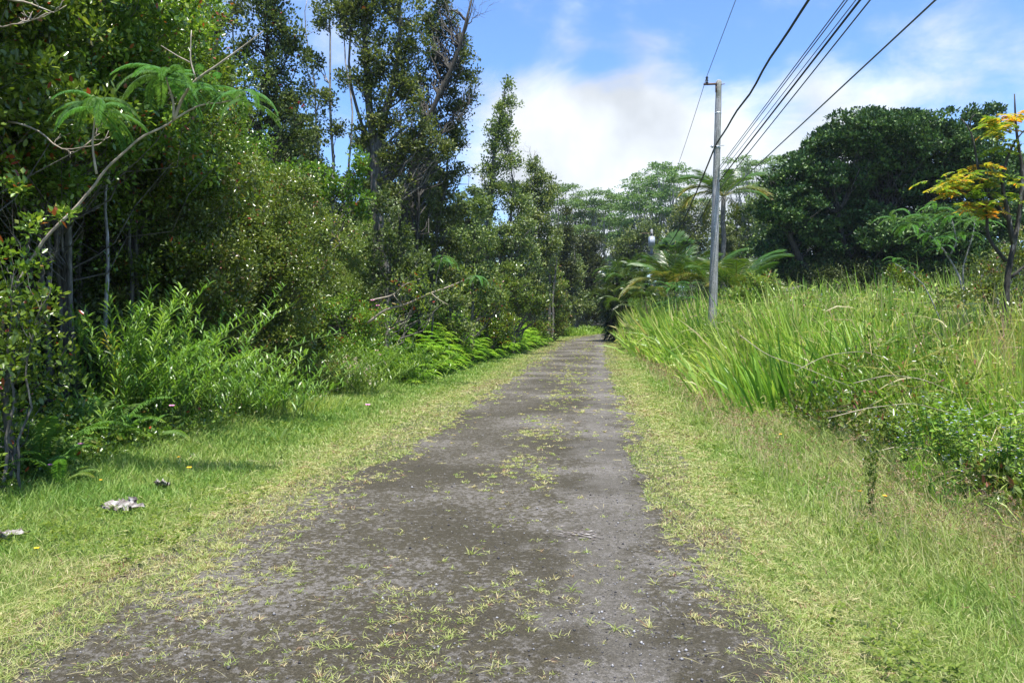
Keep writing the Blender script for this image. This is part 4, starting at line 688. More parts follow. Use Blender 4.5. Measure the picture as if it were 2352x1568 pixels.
deadleaf('curled brown and white dead leaf just beyond the large crumpled one', 372, 1122, .11, 2.0, 2)
deadleaf('pale dead leaf cut by the left edge of the picture', 8, 1244, .13, 1.0, 3)
deadleaf('tiny grey dead leaf farthest back in the left grass', 444, 1052, .05, 1.0, 4)
q = gp(1322, 1232); rg = np.random.default_rng(6); mb = MB(); n = 90; c = np.stack([rg.normal(size=n) * .09, rg.normal(size=n) * .07, rg.uniform(.004, .014, n)], -1); a_ = rg.uniform(-.5, .5, n)
mb.leaves(c, np.stack([np.cos(a_), np.sin(a_), 0 * a_], -1), np.repeat([[0, 0, 1.0]], n, 0) + rnd(rg, n, .15), rg.uniform(.02, .06, n), .012, .5, 'rhomb'); tag(mb.build('leaf_litter', M['debris'], loc=(q[0], q[1], q[2] + .012)), 'pale shredded leaf scraps pressed flat on the right wheel track', 'leaf litter')
def flower(px, py, zoff, s_, key, label, group, seed=0, Yc=None):
    rg = np.random.default_rng(seed); q = gp(px, py) if Yc is None else P(px, py, Yc); mb = MB(); h = zoff; top = np.array([0, 0, 0.0]); n = 8; an = np.arange(n) * 6.283 / n
    root = thing('wild_flower', label, 'flower', (q[0], q[1] - (0 if Yc else 0), q[2] + (h if Yc is None else 0)), group)
    mb.leaves(np.zeros((n, 3)), np.stack([np.cos(an), np.sin(an), .35 + 0 * an], -1), np.repeat([[0, -.6, 1.0]], n, 0), s_, s_ * .7, .5, 'oval'); kid(root, mb.build('petals', M[key], root))
    mb = MB(); mb.tube([[0, 0, 0], [.01, 0, -h * .5], [0, 0, -h - .02]], .0025, .003, 4); kid(root, mb.build('stem', M['stem'], root)); return root
for k, (px, py) in enumerate(((435, 1088), (411, 1062), (85, 1285), (232, 1118))): flower(px, py + 8, .10, (.028, .020, .018, .015)[k], 'flower_y', ('bright yellow flower on the left verge above the curled dead leaf', 'smaller yellow flower behind the brightest one on the left verge', 'yellow flower low in the grass near the left edge of the picture', 'faint yellow flower in the grass behind the large dead leaf')[k], None)
for k, (px, py) in enumerate(((1792, 1008), (1905, 960), (2088, 970), (2032, 1172), (1975, 1160), (2250, 1108), (2160, 1065))): flower(px, py + 30, .22, .022, 'flower_y', 'small yellow flower in the uncut grass right of the road', 'yellow flowers right of the road')
for k, (px, py) in enumerate(((856, 690), (868, 702), (865, 805), (872, 815), (845, 930))): flower(px, py, .2, .05, 'flower_p', 'pink flower among the plants below the fallen branch', 'pink flowers below the fallen branch', Yc=(18.5 if py < 900 else 13))
for k, (px, py, yy) in enumerate(((395, 932, 8.6), (185, 1020, 7.6), (118, 1068, 7.1))): flower(px, py, .25, .035, 'flower_p', 'small pink flower in the shade among the sword ferns', 'pink flowers among the sword ferns', Yc=yy)

# ================================================================== far flat topped albizia grove
def albizia(label, Yc, base_px, plates, seed, r0=.35, group=None, a_mu=.5, dens_=2.6):
    rg = np.random.default_rng(seed); base = gbase(base_px[0], Yc); root = thing('albizia_tree', label, 'tree', base, group); k = Yc / F; ms = MB(); ml = MB()
    fork = P(base_px[0], base_px[1], Yc) - base; ms.tube(curve([0, 0, -.2], fork, 8, 0, .015, rg), r0, r0 * .7, 8, .5, False)
    for (px, py, rx) in plates:
        Yd = Yc + rg.uniform(-4, 4); c = P(px, py, Yd) - base; R_ = rx * k * 1.3; mid = fork * .55 + c * .45 + [0, 0, -1.0]
        q = curve(fork, c + [0, 0, -.4], 9, .5, .035, rg); ms.tube(q, r0 * .45, .05, 5, .5, False)
        for _ in range(6):
            an = rg.random() * 6.28; e = c + np.array([math.cos(an) * R_ * .8, math.sin(an) * R_ * .8, -.2]); ms.tube(curve(q[5], e, 7, .5, .04, rg), .09, .025, 4, .5, False)
        n = max(14, int(dens_ * R_ * R_ * 2.3)); an = rg.random(n) * 6.28; rr = R_ * rg.random(n) ** .5; dome = .16 * R_ * (1 - (rr / R_) ** 2)
        cl = c + np.stack([np.cos(an) * rr, np.sin(an) * rr, dome + rg.normal(size=n) * .30 + (np.cos(an) * math.cos(px) + np.sin(an) * .5) * rr * .12], -1)
        leafcloud(ml, rg, cl, .72, 36, .32, .16, 'rhomb', a_mu, .2, .22, .1)
    kid(root, ms.build('trunk', M['bark_pale'], root, smooth=True)); kid(root, ml.build('crown', M['albizia'], root)); return root
albizia('flat topped albizia tree left of the sky gap, lower than its right neighbour', 112, (1345, 640), [(1270, 442, 24), (1300, 437, 22), (1262, 462, 26), (1335, 455, 24), (1378, 448, 24), (1415, 462, 24), (1310, 475, 34), (1360, 470, 30), (1400, 485, 34), (1340, 500, 42), (1290, 505, 34), (1390, 520, 44), (1330, 535, 40), (1420, 545, 34)], 601)
albizia('tall layered albizia tree right of the sky gap, between the gap and the coconut palm', 100, (1540, 620), [(1510, 384, 22), (1545, 390, 24), (1480, 412, 26), (1525, 408, 28), (1460, 430, 24), (1500, 432, 32), (1560, 418, 28), (1445, 455, 26), (1490, 458, 36), (1545, 450, 36), (1450, 482, 34), (1505, 486, 40), (1430, 510, 36), (1480, 520, 40), (1540, 500, 34), (1450, 545, 40), (1590, 470, 30)], 602)
albizia('pale thin crowned albizia tree between the coconut palm and the dark tree', 118, (1720, 560), [(1700, 372, 24), (1735, 378, 26), (1765, 372, 24), (1800, 376, 22), (1830, 360, 12), (1690, 395, 24), (1730, 402, 30), (1775, 400, 28), (1700, 425, 30), (1755, 430, 30)], 603, dens_=1.1, a_mu=.6)
albizia('distant albizia tree low behind the grove', 135, (1400, 640), [(1385, 520, 40), (1440, 560, 40), (1350, 560, 40), (1500, 560, 46), (1560, 560, 40), (1300, 560, 36), (1420, 600, 50), (1500, 610, 50), (1360, 610, 50)], 604)
def mid(label, Yc, base_px, blobs, seed, lm='ohia', a_mu=.5, bm='bark_mid', rad=.75, l=.24, w_=.14, per=30, dn=1.5):
    return ohia(label, Yc, [([(base_px, 735), (base_px + 4, 640), (base_px + 2, min(b_[1] for b_ in blobs) + 20)], 1.4)], blobs, dn, seed, lm=lm, bm=bm, rad=rad, l=l, w_=w_, per=per, a_mu=a_mu, name='broadleaf_tree')
mid('mixed green tree behind the far power pole', 88, 1450, [(1450, 560, 40, 30), (1490, 540, 36, 36), (1440, 600, 46, 34), (1420, 570, 26, 30)], 611, 'ohia', .5)
mid('leafy tree with pale limbs left of the near power pole', 80, 1580, [(1570, 490, 36, 34), (1610, 510, 34, 40), (1560, 540, 44, 36), (1600, 580, 40, 40), (1540, 585, 34, 30)], 612, 'ohia', .6, 'bark_pale')
mid('leafy tree right behind the near power pole', 82, 1690, [(1680, 520, 40, 40), (1720, 500, 34, 36), (1700, 570, 46, 44), (1650, 570, 36, 40), (1740, 560, 34, 46)], 613, 'guava_pale', .35, 'bark_pale')
mid('green tree at the left skirt of the huge dark tree', 66, 1760, [(1765, 440, 26, 24), (1790, 470, 36, 36), (1740, 480, 26, 30), (1760, 540, 40, 46)], 614, 'banyan', .95)

# ================================================================== huge dark tree on the right
rg = np.random.default_rng(620); Yd = 46
bl = [(2030, 345, 125, 78), (1925, 375, 88, 68), (2135, 345, 90, 62), (2222, 388, 68, 54), (1845, 430, 62, 50), (1990, 300, 62, 32), (2080, 300, 55, 30), (1930, 480, 120, 76), (2070, 450, 140, 86), (2200, 460, 115, 86), (2310, 455, 70, 84), (1815, 500, 58, 50), (1850, 575, 90, 58), (1980, 570, 120, 76), (1990, 610, 90, 46), (2100, 615, 90, 44), (2120, 575, 120, 76), (2260, 560, 90, 80), (1780, 590, 52, 46), (2060, 640, 150, 46), (1900, 640, 110, 36), (2210, 640, 110, 46), (2196, 292, 10, 16), (2262, 280, 12, 18), (2250, 325, 20, 20), (1902, 318, 14, 12)]
cl = []; 
for (bx, by, rx, ry) in bl:
    c = P(bx, by, Yd + rg.uniform(-2.5, 3)); k = Yd / F * 1.05; sx, sz_ = rx * k, ry * k; n = int(4 + 6.0 * sx * sz_ * 3.14); v = norm(rnd(rg, n)); v[:, 2] = np.abs(v[:, 2]) * np.where(rg.random(n) < .72, 1, -1); v *= (rg.random(n) ** .25)[:, None]; cl.append(c + v * [sx, sx * .62, sz_])
cl = np.concatenate(cl); keep_ = rg.permutation(len(cl))[:int(len(cl) * .42)]; bo = cl[keep_]; nbo = len(bo); v = norm(rnd(rg, nbo * 9)); v[:, 2] = np.abs(v[:, 2]) * np.where(rg.random(nbo * 9) < .8, 1, -.4)
cl = np.repeat(bo, 9, 0) + v * [.85, .85, .52] * rg.uniform(.7, 1.2, (nbo, 1)).repeat(9, 0)
base = gbase(2040, Yd); st = [stem([base + [dx, 0, -.1], base + [dx * 1.5, 0, 3], base + [dx * 2.4, dx * .5, 7.0]], .30, .08, 12, .1, rg) for dx in (-2.6, -1.2, 0, 1.1, 2.4)]
tree('banyan_tree', 'huge dark green dome shaped tree on the right, shaded underneath', 'tree', base, st, cl, .36, 44, .19, .12, M['banyan'], M['bark_dark'], 621, a_mu=.5, flat=.6, up=.8, lfrac=.05, rk=.03, shell=.45)
# deep screen behind it so nothing of the bare horizon shows
for i_, (x, y) in enumerate(((8, 74), (14, 70), (20, 68), (26, 66), (33, 60), (40, 55), (17, 90), (28, 84), (5, 100), (-3, 118), (-10, 96), (-16, 80), (12, 112))):
    copies(ob2 if i_ % 2 else ob, [(x + 3, y, rs.uniform(.75, .95), rs.uniform(0, 6.28))], 'broad green tree in the wood behind the palms and the huge dark tree', 'trees in the wood behind the palms')

for i_, (x, y) in enumerate(((8, 50), (10.5, 48), (13, 46), (16, 44), (19, 43), (22, 42), (25, 41), (28, 40), (31, 38), (8, 58), (11, 60), (14, 57), (6.5, 66), (9, 70), (17, 54), (21, 52), (25, 50), (6, 78), (3, 90), (9, 84), (30, 46), (34, 42), (0, 98), (5, 100))):
    copies(DB, [(x + (0 if y < 60 else 4), y, rs.uniform(1.5, 2.1), rs.uniform(0, 6.28))], 'dark bush closing the view under the trees behind the tall grass', 'dark bushes under the trees behind the tall grass')
# ================================================================== palms
def palm_frond(name, L, nl, ll, droop, seed, lmat='palm', ww=.035, a0=.45, tip=0.0, vee=.25):
    rg = np.random.default_rng(seed); mb = MB(); t_ = np.linspace(0, 1, 14); th = -droop * t_ ** 1.5; q = np.stack([np.cumsum(np.cos(th)) - 1, 0 * t_, np.cumsum(np.sin(th))], -1) * L / 13; mb.tube(q, .03 * L / 3, .006, 5, .95, False)
    f = np.linspace(.16, .995, nl); c = np.stack([np.interp(f, t_, q[:, j]) for j in range(3)], -1); tg = norm(np.stack([np.interp(f, t_, np.gradient(q[:, j])) for j in range(3)], -1))
    for s_ in (-1, 1):
        d = tg * (.45 + .5 * f[:, None]) + np.array([0, s_ * 1.0, vee]) + rg.normal(size=(nl, 3)) * .10; a = np.clip(a0 + rg.normal(size=nl) * .12 + tip * f, 0, 1)
        mb.leaves(c, d, np.repeat([[0, 0, 1.0]], nl, 0) + rnd(rg, nl, .2), ll * (np.sin(np.pi * (f * .82 + .12)) * .75 + .25) * rg.uniform(.85, 1.1, nl), ww, a, 'strip', droop=.75)
    return mb.build(name, M[lmat])
def palm(name, label, base, trunks, fronds, protos, group=None, tmat='bark_mid', tr=.12):
    """trunks: list of top points; fronds: (point index, azimuth, elevation, scale, proto)"""
    base = np.asarray(base, float); root = thing(name, label, 'palm', base, group)
    if trunks:
        mb = MB()
        for tp, b0, r_ in trunks: mb.tube(curve(np.asarray(b0) - base, np.asarray(tp) - base, 12, .02, .006, np.random.default_rng(3)), r_, r_ * .8, 8)
        kid(root, mb.build('trunk', M[tmat], root, smooth=True))
    seen = set()
    for (pt, az, el, s_, pi_) in fronds:
        o = protos[pi_]
        if pi_ in seen or o.parent is not None: o = protos[pi_].copy(); C.objects.link(o)
        seen.add(pi_); o.parent = root; o.location = tuple(np.asarray(pt) - base); o.rotation_euler = (0, -el, az); o.scale = (s_,) * 3; kid(root, o)
    return root
cf = [palm_frond('frond', 3.4, 60, .85, 1.1, 1, a0=.5, ww=.04), palm_frond('frond', 3.2, 60, .85, 1.6, 2, a0=.72, tip=.2, ww=.04), palm_frond('frond', 3.0, 56, .8, .6, 3, a0=.38, ww=.04)]
rg = np.random.default_rng(640); Yp = 44; top = P(1662, 452, Yp); b0 = gbase(1655, Yp)
E = R(1)
palm('coconut_palm', 'tall coconut palm rising behind the near power pole', b0, [(top, b0, .15)], [(a_, b_, c_, d_ * .82, e_) for a_, b_, c_, d_, e_ in [(top, R(180), .75, 1.0, 1), (top, R(195), .45, .95, 1), (top, R(160), .95, 1.0, 0), (top, R(120), .95, .95, 2), (top, R(60), 1.1, .95, 2), (top, R(20), .95, 1.05, 0), (top, R(0), .62, 1.05, 1), (top, R(-15), .4, .85, 0), (top, R(-60), .8, .8, 0), (top, R(-120), .75, .8, 0), (top, R(210), .9, .9, 2), (top, R(90), .6, .9, 0), (top, R(-90), .9, .8, 2), (top, R(40), .0, .8, 1), (top, R(140), -.1, .8, 1), (top, R(180), .95, .9, 0)]], cf)
def crownspec(pt, n, lo, hi, s_, rg, ps=(0, 1, 2), az0=0): return [(pt, az0 + k * 6.283 / n + rg.uniform(-.25, .25), rg.uniform(lo, hi), s_ * rg.uniform(.85, 1.1), ps[k % len(ps)]) for k in range(n)]
Yq = 42; pt = P(1545, 668, Yq)
palm('coconut_palm', 'young trunkless coconut palm with upright fronds left of the near power pole', gbase(1545, Yq), [], crownspec(pt, 15, .75, 1.5, .85, rg), cf)
pt = P(1628, 660, Yq - 3); palm('coconut_palm', 'low coconut palm half hidden directly behind the near power pole', gbase(1625, Yq - 3), [], crownspec(pt, 12, .7, 1.45, .7, rg), cf)
pt = P(1690, 672, Yq - 6); palm('coconut_palm', 'young coconut palm with arching yellow fronds right of the near power pole', gbase(1690, Yq - 6), [], crownspec(pt, 13, .75, 1.5, .8, rg), cf)
pt = P(1492, 668, Yq); palm('coconut_palm', 'small palm with one long yellowing frond in front of the far power pole', gbase(1492, Yq), [], [(pt, R(160), .6, .5, 1), (pt, R(180), .5, .55, 1), (pt, R(20), .5, .5, 0), (pt, R(-70), .5, .5, 1)], cf)
# fan palm
def fan(name, seed):
    rg = np.random.default_rng(seed); mb = MB(); mb.tube([[0, 0, 0], [.5, 0, .05], [1.0, 0, .0]], .02, .012, 5, .9); n = 34; an = np.linspace(-2.2, 2.2, n); c = np.repeat([[1.0, 0, 0]], n, 0)
    mb.leaves(c, np.stack([np.cos(an), np.sin(an), .1 + .1 * np.cos(an * 9)], -1), np.repeat([[0, 0, 1.0]], n, 0), 1.15, .20, np.clip(.3 + rg.normal(size=n) * .1, 0, 1), 'strip', droop=.22); return mb.build(name, M['palm'])
ff = [fan('frond', 1)]; Yf = 62; pt = P(1548, 575, Yf)
palm('fan_palm', 'fan palm with round pleated leaves above the young coconut palms', gbase(1548, Yf), [(pt, gbase(1548, Yf), .2)], [(pt, k * .62, rg.uniform(.0, 1.25), rg.uniform(.72, .9), 0) for k in range(14)], ff)
# areca clump
af = [palm_frond('frond', 2.3, 44, .42, 2.1, 11, 'areca', .04, .5, vee=.1), palm_frond('frond', 2.1, 44, .42, 2.6, 12, 'areca', .045, .75, vee=.5)]
Ya = 54; fr_ = []; tops = []
for (px, py, dy) in ((1440, 612, 0), (1410, 622, 1), (1470, 618, 1), (1392, 645, 0), (1425, 645, -2), (1460, 650, -2), (1485, 650, -1), (1400, 675, -1), (1438, 680, -3), (1475, 685, -3), (1398, 705, 1), (1415, 700, -3), (1455, 712, -4), (1490, 700, -3), (1385, 690, 0)):
    pt = P(px + 12, py, Ya + dy); tops.append(pt); fr_ += [(pt, az, el, s_ * .88, pi_) for (_, az, el, s_, pi_) in crownspec(pt, 6, .75, 1.45, .95, rg, (0, 1), rg.random() * 6)]
bA = gbase(1438, Ya); ar = palm('areca_palm', 'big dark clump of arching areca palms where the road disappears', bA, [(tp, [bA[0] + (tp[0] - bA[0]) * .6, bA[1] + rg.uniform(-.8, .8), bA[2] - .1], .05) for tp in tops], fr_, af, tmat='bark_dark')
mb = MB(); rgA = np.random.default_rng(77); cA_ = blobs_px(rgA, [(1438, 655, 46, 36), (1420, 690, 30, 40), (1470, 690, 40, 40), (1450, 725, 48, 46), (1418, 730, 28, 40)], Ya + 1, 12, .8) - bA; leafcloud(mb, rgA, cA_, .7, 44, .5, .065, 'strip', .2, .2, droop=.9); kid(ar, mb.build('inner_foliage', M['areca'], ar))
# bright feathery shrub
rg = np.random.default_rng(650); mb = MB()
def featherbush(label, px, Yc, top, rx, n, seed, s_=1.6, name='feathery_shrub', branches=None, bm='bark_pale'):
    rg = np.random.default_rng(seed); base = gbase(px, Yc); root = thing(name, label, 'shrub', base); mb = MB(); sp_ = []
    for i_ in range(n):
        e = P(px + rg.uniform(-rx, rx), rg.uniform(top, 715), Yc + rg.uniform(-.8, .8))
        mb.tube(curve([0, 0, -.05], e - base, 6, .2, .04, rg), .02, .006, 4, .5, False)
        for k in range(5): sp_.append((e, rg.random() * 6.28, rg.uniform(-.1, .5), s_ * rg.uniform(.7, 1.1)))
    kid(root, mb.build('branch', M[bm], root)); place_fronds(root, feather_mesh('frond', seed=seed), sp_[:95], base); return root
featherbush('bright green feathery shrub at the foot of the young coconut palms', 1572, 36, 650, 42, 18, 651)

# feathery silk tree right
base = gbase(2235, 14.5); rg = np.random.default_rng(660)
S1 = stem([base, P(2205, 632, 14.5), P(2180, 590, 14.5), P(2150, 545, 14.5), P(2090, 515, 14.5)], .03, .008, 14, .01, rg); S2 = stem([base, P(2210, 605, 14.7), P(2235, 560, 14.7), P(2240, 505, 14.7)], .025, .008, 12, .01, rg); S3 = stem([P(2180, 590, 14.5), P(2200, 555, 14.4), P(2185, 500, 14.4)], .015, .006, 8, .01, rg); S4 = stem([base, P(2120, 640, 14.4), P(2055, 605, 14.4)], .016, .006, 10, .01, rg)
rt = branchthing('silk_tree_sapling', 'feathery silk tree sapling with crossed white stems in front of the huge dark tree', 'tree', [S1, S2, S3, S4], 'bark_pale', base)
sp_ = []
for (px, py, n_, s_) in ((2090, 512, 9, 1.0), (2055, 495, 6, .9), (2140, 545, 7, 1.0), (2120, 500, 6, .9), (2185, 498, 9, 1.0), (2240, 505, 9, 1.0), (2210, 540, 7, .95), (2165, 575, 5, .8), (2055, 603, 7, .55), (2085, 610, 6, .55), (2150, 475, 5, .9)):
    for k in range(n_): sp_.append((P(px, py, 14.5) + [0, 0, rg.uniform(-.08, .08)], k * 6.283 / n_ + rg.uniform(-.3, .3), rg.uniform(-.1, .35), s_ * rg.uniform(.8, 1.1)))
place_fronds(rt, feather_mesh('frond', seed=7, nl=18), sp_[:96], base)
# orange tree
Yo = 12.2; rg = np.random.default_rng(670)
T1 = stem([gbase(2296, Yo), P(2304, 790, Yo), P(2312, 660, Yo), P(2328, 560, Yo), P(2345, 470, Yo), P(2350, 400, Yo), P(2338, 340, Yo), P(2330, 216, Yo)], .062, .008, 24, .012, rg)
T2 = stem([P(2328, 560, Yo), P(2308, 470, Yo), P(2300, 400, Yo), P(2325, 330, Yo), P(2352, 300, Yo)], .04, .008, 12, .01, rg)
T3 = stem([P(2312, 500, Yo), P(2250, 420, Yo), P(2232, 300, Yo), P(2205, 270, Yo)], .028, .006, 12, .01, rg); T4 = stem([P(2232, 300, Yo), P(2225, 275, Yo), P(2240, 262, Yo)], .012, .005, 5, .005, rg)
T5 = stem([P(2310, 600, Yo), P(2265, 545, Yo), P(2270, 480, Yo), P(2225, 440, Yo), P(2160, 425, Yo)], .03, .006, 12, .01, rg); T6 = stem([P(2318, 640, Yo), P(2352, 610, Yo), P(2400, 590, Yo)], .025, .01, 6, .01, rg); T7 = stem([P(2345, 470, Yo), P(2375, 400, Yo), P(2365, 300, Yo)], .02, .006, 6, .01, rg)
base = T1[0][0].copy(); ot = branchthing('turning_tree', 'leggy dark trunked tree with yellow and orange leaf sprays at the right edge', 'tree', [T1, T2, T3, T4, T5, T6, T7], 'bark_dark', base)
def sprig(mb, rg, c0, az, L_, a_):
    k = 7; f = np.linspace(.15, 1, k)[:, None]; dv = np.array([math.cos(az), math.sin(az), .15]); q = c0 + dv * L_ * f + np.array([0, 0, -.45]) * L_ * f ** 2; mb.tube(q, .003, .002, 3, .6, False); pp = np.array([-dv[1], dv[0], 0])
    for s_ in (-1, 1): mb.leaves(q, np.repeat([pp * s_ + dv * .4 + [0, 0, -.35]], k, 0) + rnd(rg, k, .1), np.repeat([[0, 0, 1.0]], k, 0), .085 * rg.uniform(.8, 1.2, k), .034, np.clip(a_ + rg.normal(size=k) * .12, 0, 1), 'oval')
mb = MB()
for (bx, by, rx, ry, n_, am) in ((2240, 400, 62, 26, 34, .62), (2185, 430, 46, 26, 26, .6), (2265, 440, 45, 40, 26, .35), (2220, 470, 40, 25, 12, .7), (2262, 480, 34, 24, 12, .85), (2285, 290, 34, 30, 24, .55), (2310, 270, 26, 18, 10, .8), (2345, 262, 26, 10, 8, .8), (2300, 335, 24, 20, 8, .4), (2320, 440, 20, 30, 6, .3)):
    for _ in range(int(n_ * 1.2)): sprig(mb, rg, P(bx + rg.normal() * rx * .5, by + rg.normal() * ry * .5, Yo + rg.normal() * .22) - base, rg.random() * 6.28, rg.uniform(.14, .26), am + rg.normal() * .15)
kid(ot, mb.build('crown', M['orange'], ot))
# shrubs on the right
def bushpx(label, Yc, blobs, seed, lm='guava_pale', dn=9, l=.08, w_=.04, rad=.22, per=24, name='roadside_shrub', a_mu=.5, red=0, bm='bark_mid', r0=.035):
    bx = blobs[0][0]; return ohia(label, Yc, [([(bx - 20, 735), (bx - 25, 700), (bx - 30, blobs[0][1])], 1), ([(bx + 10, 735), (bx + 20, 690), (bx + 30, blobs[0][1])], 1), ([(bx, 735), (bx, 690), (bx, blobs[0][1])], 1)], blobs, dn, seed, lm=lm, bm=bm, rad=rad, l=l, w_=w_, per=per, name=name, a_mu=a_mu, red=red, r0=r0, lfrac=.5, rk=.006, cat='shrub')
bushpx('rounded olive shrub with reddish tips between the near power pole and the white dish', 30, [(1740, 672, 60, 30), (1700, 690, 50, 30), (1790, 685, 45, 28), (1745, 645, 42, 16)], 681, l=.11, w_=.055, a_mu=.55)
bushpx('wiry grey green shrub behind the leggy tree at the right edge', 14.5, [(2290, 620, 60, 40), (2350, 590, 50, 55), (2240, 670, 55, 38), (2330, 690, 60, 50), (2390, 640, 50, 80), (2180, 690, 40, 26)], 682, dn=15, l=.055, w_=.026, rad=.17, per=26, a_mu=.62, bm='bark_pale')
bushpx('low shrub at the dark foot of the clump of areca palms', 44, [(1500, 700, 40, 20), (1550, 700, 50, 22), (1610, 705, 40, 18)], 683, l=.13, w_=.06, a_mu=.5, rad=.3, dn=5)
bushpx('small shrub with drooping light leaves under the huge dark tree', 20, [(2080, 640, 26, 18), (2055, 628, 16, 10), (2110, 655, 24, 16)], 684, lm='guava', l=.10, w_=.03, dn=14, a_mu=.6)

mb = MB(); rg = np.random.default_rng(690); n = 9000; y = sampleY(n, 6, 60, 1.15); u = tlo(y) - .2 + rg.random(n) ** 1.2 * (4 + .45 * y); x = u + cx(y) * .8; k = rg.random(n) < sstep(.48, .60, fbm(x * .6 + 3, y * .6, 91)); x, y, u = x[k], y[k], u[k]; n = len(x)
c = np.stack([x, y, gz(x, y) + tallh(u, y) * rg.uniform(.1, .95, n)], -1); leafcloud(mb, rg, c, .20 + .004 * y, 22, .075, .032, 'rhomb', .55, .25)
tag(mb.build('lot_weeds', M['guava_pale']), 'small leaved olive weeds growing through the tall grass of the lot', 'weeds', kind='stuff')
# ================================================================== shed roof and white dish
q = P(1843, 655, 40); qa = P(1795, 672, 40); qb = P(1925, 690, 40); k = 3.0
root = thing('shed', 'low shed with a grey corrugated roof almost hidden by the tall grass', 'shed', (q[0], q[1], float(hz(q[0], q[1])))); bz = np.array([q[0], q[1], float(hz(q[0], q[1]))]); mb = MB()
for (a_, b_, s0) in ((qa, q, 0), (q, qb, 1)):
    n = 42; f = np.linspace(0, 1, n); top_ = a_[None] * (1 - f[:, None]) + b_[None] * f[:, None]; top_ = top_ - bz; top_[:, 2] += .012 * np.cos(f * 60); bot = top_ + [0, k, 0]
    V = np.concatenate([top_, bot, top_ - [0, 0, .05], bot - [0, 0, .05]]); i_ = np.arange(n - 1); mb.add(V, None, np.concatenate([np.stack([i_, i_ + 1, i_ + n + 1, i_ + n], -1), np.stack([i_ + 2 * n, i_ + 3 * n, i_ + 3 * n + 1, i_ + 2 * n + 1], -1), np.stack([i_, i_ + 2 * n, i_ + 2 * n + 1, i_ + 1], -1)]))
kid(root, mb.build('roof', M['bark_mid'], root)); mb = MB(); hh_ = q[2] - bz[2]
for (xx, yy) in ((-.9, .1), (1.5, .1), (-.9, 2.8), (1.5, 2.8)): mb.box((xx, yy, hh_ / 2 - .45), (.09, .09, hh_ - .9 + .6))
mb.box((.3, 2.75, .5), (2.4, .04, 1.2)); kid(root, mb.build('frame', M['bark_mid'], root))
q = P(1884, 686, 36); z0 = float(hz(q[0], q[1])); root = thing('satellite_dish', 'small white satellite dish poking out of the tall grass', 'dish', (q[0], q[1], z0)); mb = MB(); h = q[2] - z0
nr_, na = 5, 20; V = []
for i_ in range(nr_ + 1):
    for j in range(na): r_ = .20 * i_ / nr_; an = j * 6.283 / na; V.append([r_ * math.cos(an), .5 * r_ * r_ * -2.0, r_ * math.sin(an) * 1.15])
V = np.array(V); Q = [[i_ * na + j, i_ * na + (j + 1) % na, (i_ + 1) * na + (j + 1) % na, (i_ + 1) * na + j] for i_ in range(nr_) for j in range(na)]; V2 = V + [0, .012, 0]
mb.add(np.concatenate([V, V2]) + [0, 0, h], None, Q + [[q_[3] + len(V), q_[2] + len(V), q_[1] + len(V), q_[0] + len(V)] for q_ in Q]); kid(root, mb.build('dish', M['white'], root, smooth=True))
mb = MB(); mb.tube([[0, .05, h], [0, .1, h - .1], [0, .1, -.1]], .025, .025, 8); kid(root, mb.build('post', M['galv'], root, smooth=True)); mb = MB(); mb.tube([[0, 0, h - .18], [0, -.22, h - .12]], .01, .01, 6); mb.tube([[0, -.2, h - .14], [0, -.28, h - .08]], .025, .03, 8); kid(root, mb.build('receiver_arm', M['galv'], root))

# ================================================================== power poles and lines
def pole(label, Yc, top_px, base_px, r0, r1, transformer=False):
    tp = P(*top_px, Yc); b_ = P(base_px, 740, Yc); b_ = np.array([b_[0], b_[1], float(hz(b_[0], b_[1]))]); base = b_; root = thing('power_pole', label, 'power pole', base); T_ = tp - base
    mb = MB(); n = 26; t_ = np.linspace(0, 1, n); pts = T_[None] * t_[:, None]; pts[0, 2] = -.6; rr = r0 + (r1 - r0) * t_; rr *= 1 + np.random.default_rng(1).normal(size=n) * .012
    pts = np.vstack([pts, T_ + [0, 0, .05]]); rr = np.append(rr, r1 * .6); mb.tube(pts, rr, k=18); kid(root, mb.build('shaft', M['pole'], root, smooth=True))
    return root, base, T_
Y1 = 25.0; root, pb, T_ = pole('tall grey weathered power pole leaning slightly right in the tall grass', Y1, (1651, 188), 1634, .142, .088)
arm_z = T_[2] - .10; rr = .105
mb = MB(); mb.box((T_[0] - .27, -.12, arm_z), (.40, .06, .05)); mb.box((T_[0] - .095, -.115, arm_z - .12), (.05, .04, .26)); kid(root, mb.build('bracket', M['rusty'], root))
mb = MB(); ix = T_[0] - .37; mb.tube([[ix, -.12, arm_z + .02], [ix, -.12, arm_z + .24]], .02, .02, 8)
for z_ in (.05, .10, .15, .20): mb.tube([[ix, -.12, arm_z + z_ - .012], [ix, -.12, arm_z + z_], [ix, -.12, arm_z + z_ + .012]], np.array([.035, .05, .03]), k=12)
kid(root, mb.build('insulator', M['ceramic'], root, smooth=True))
for zz_, w_ in ((T_[2] - .95, .03), (T_[2] - 2.0, .04)):
    f_ = zz_ / T_[2]; mb = MB(); rc_ = (.142 + (.088 - .142) * f_) + .006; mb.tube([[T_[0] * f_, T_[1] * f_, zz_ - w_ / 2], [T_[0] * f_, T_[1] * f_, zz_ + w_ / 2]], rc_, rc_, 18)
    if zz_ < T_[2] - 1.5: mb.tube([[T_[0] * f_ - .22, -.1, zz_ + .02], [T_[0] * f_ + .2, -.1, zz_ + .05]], .012, .012, 6); mb.tube([[T_[0] * f_ - .16, -.14, zz_ - .03], [T_[0] * f_ - .16, -.14, zz_ + .06]], .03, .03, 8)
    kid(root, mb.build('clamp', M['galv'], root))
mb = MB(); mb.tube([[T_[0] + .06, -.05, T_[2] - .1], [T_[0] + .17, -.05, T_[2] - .09]], .012, .012, 6); kid(root, mb.build('bolt', M['rusty'], root))
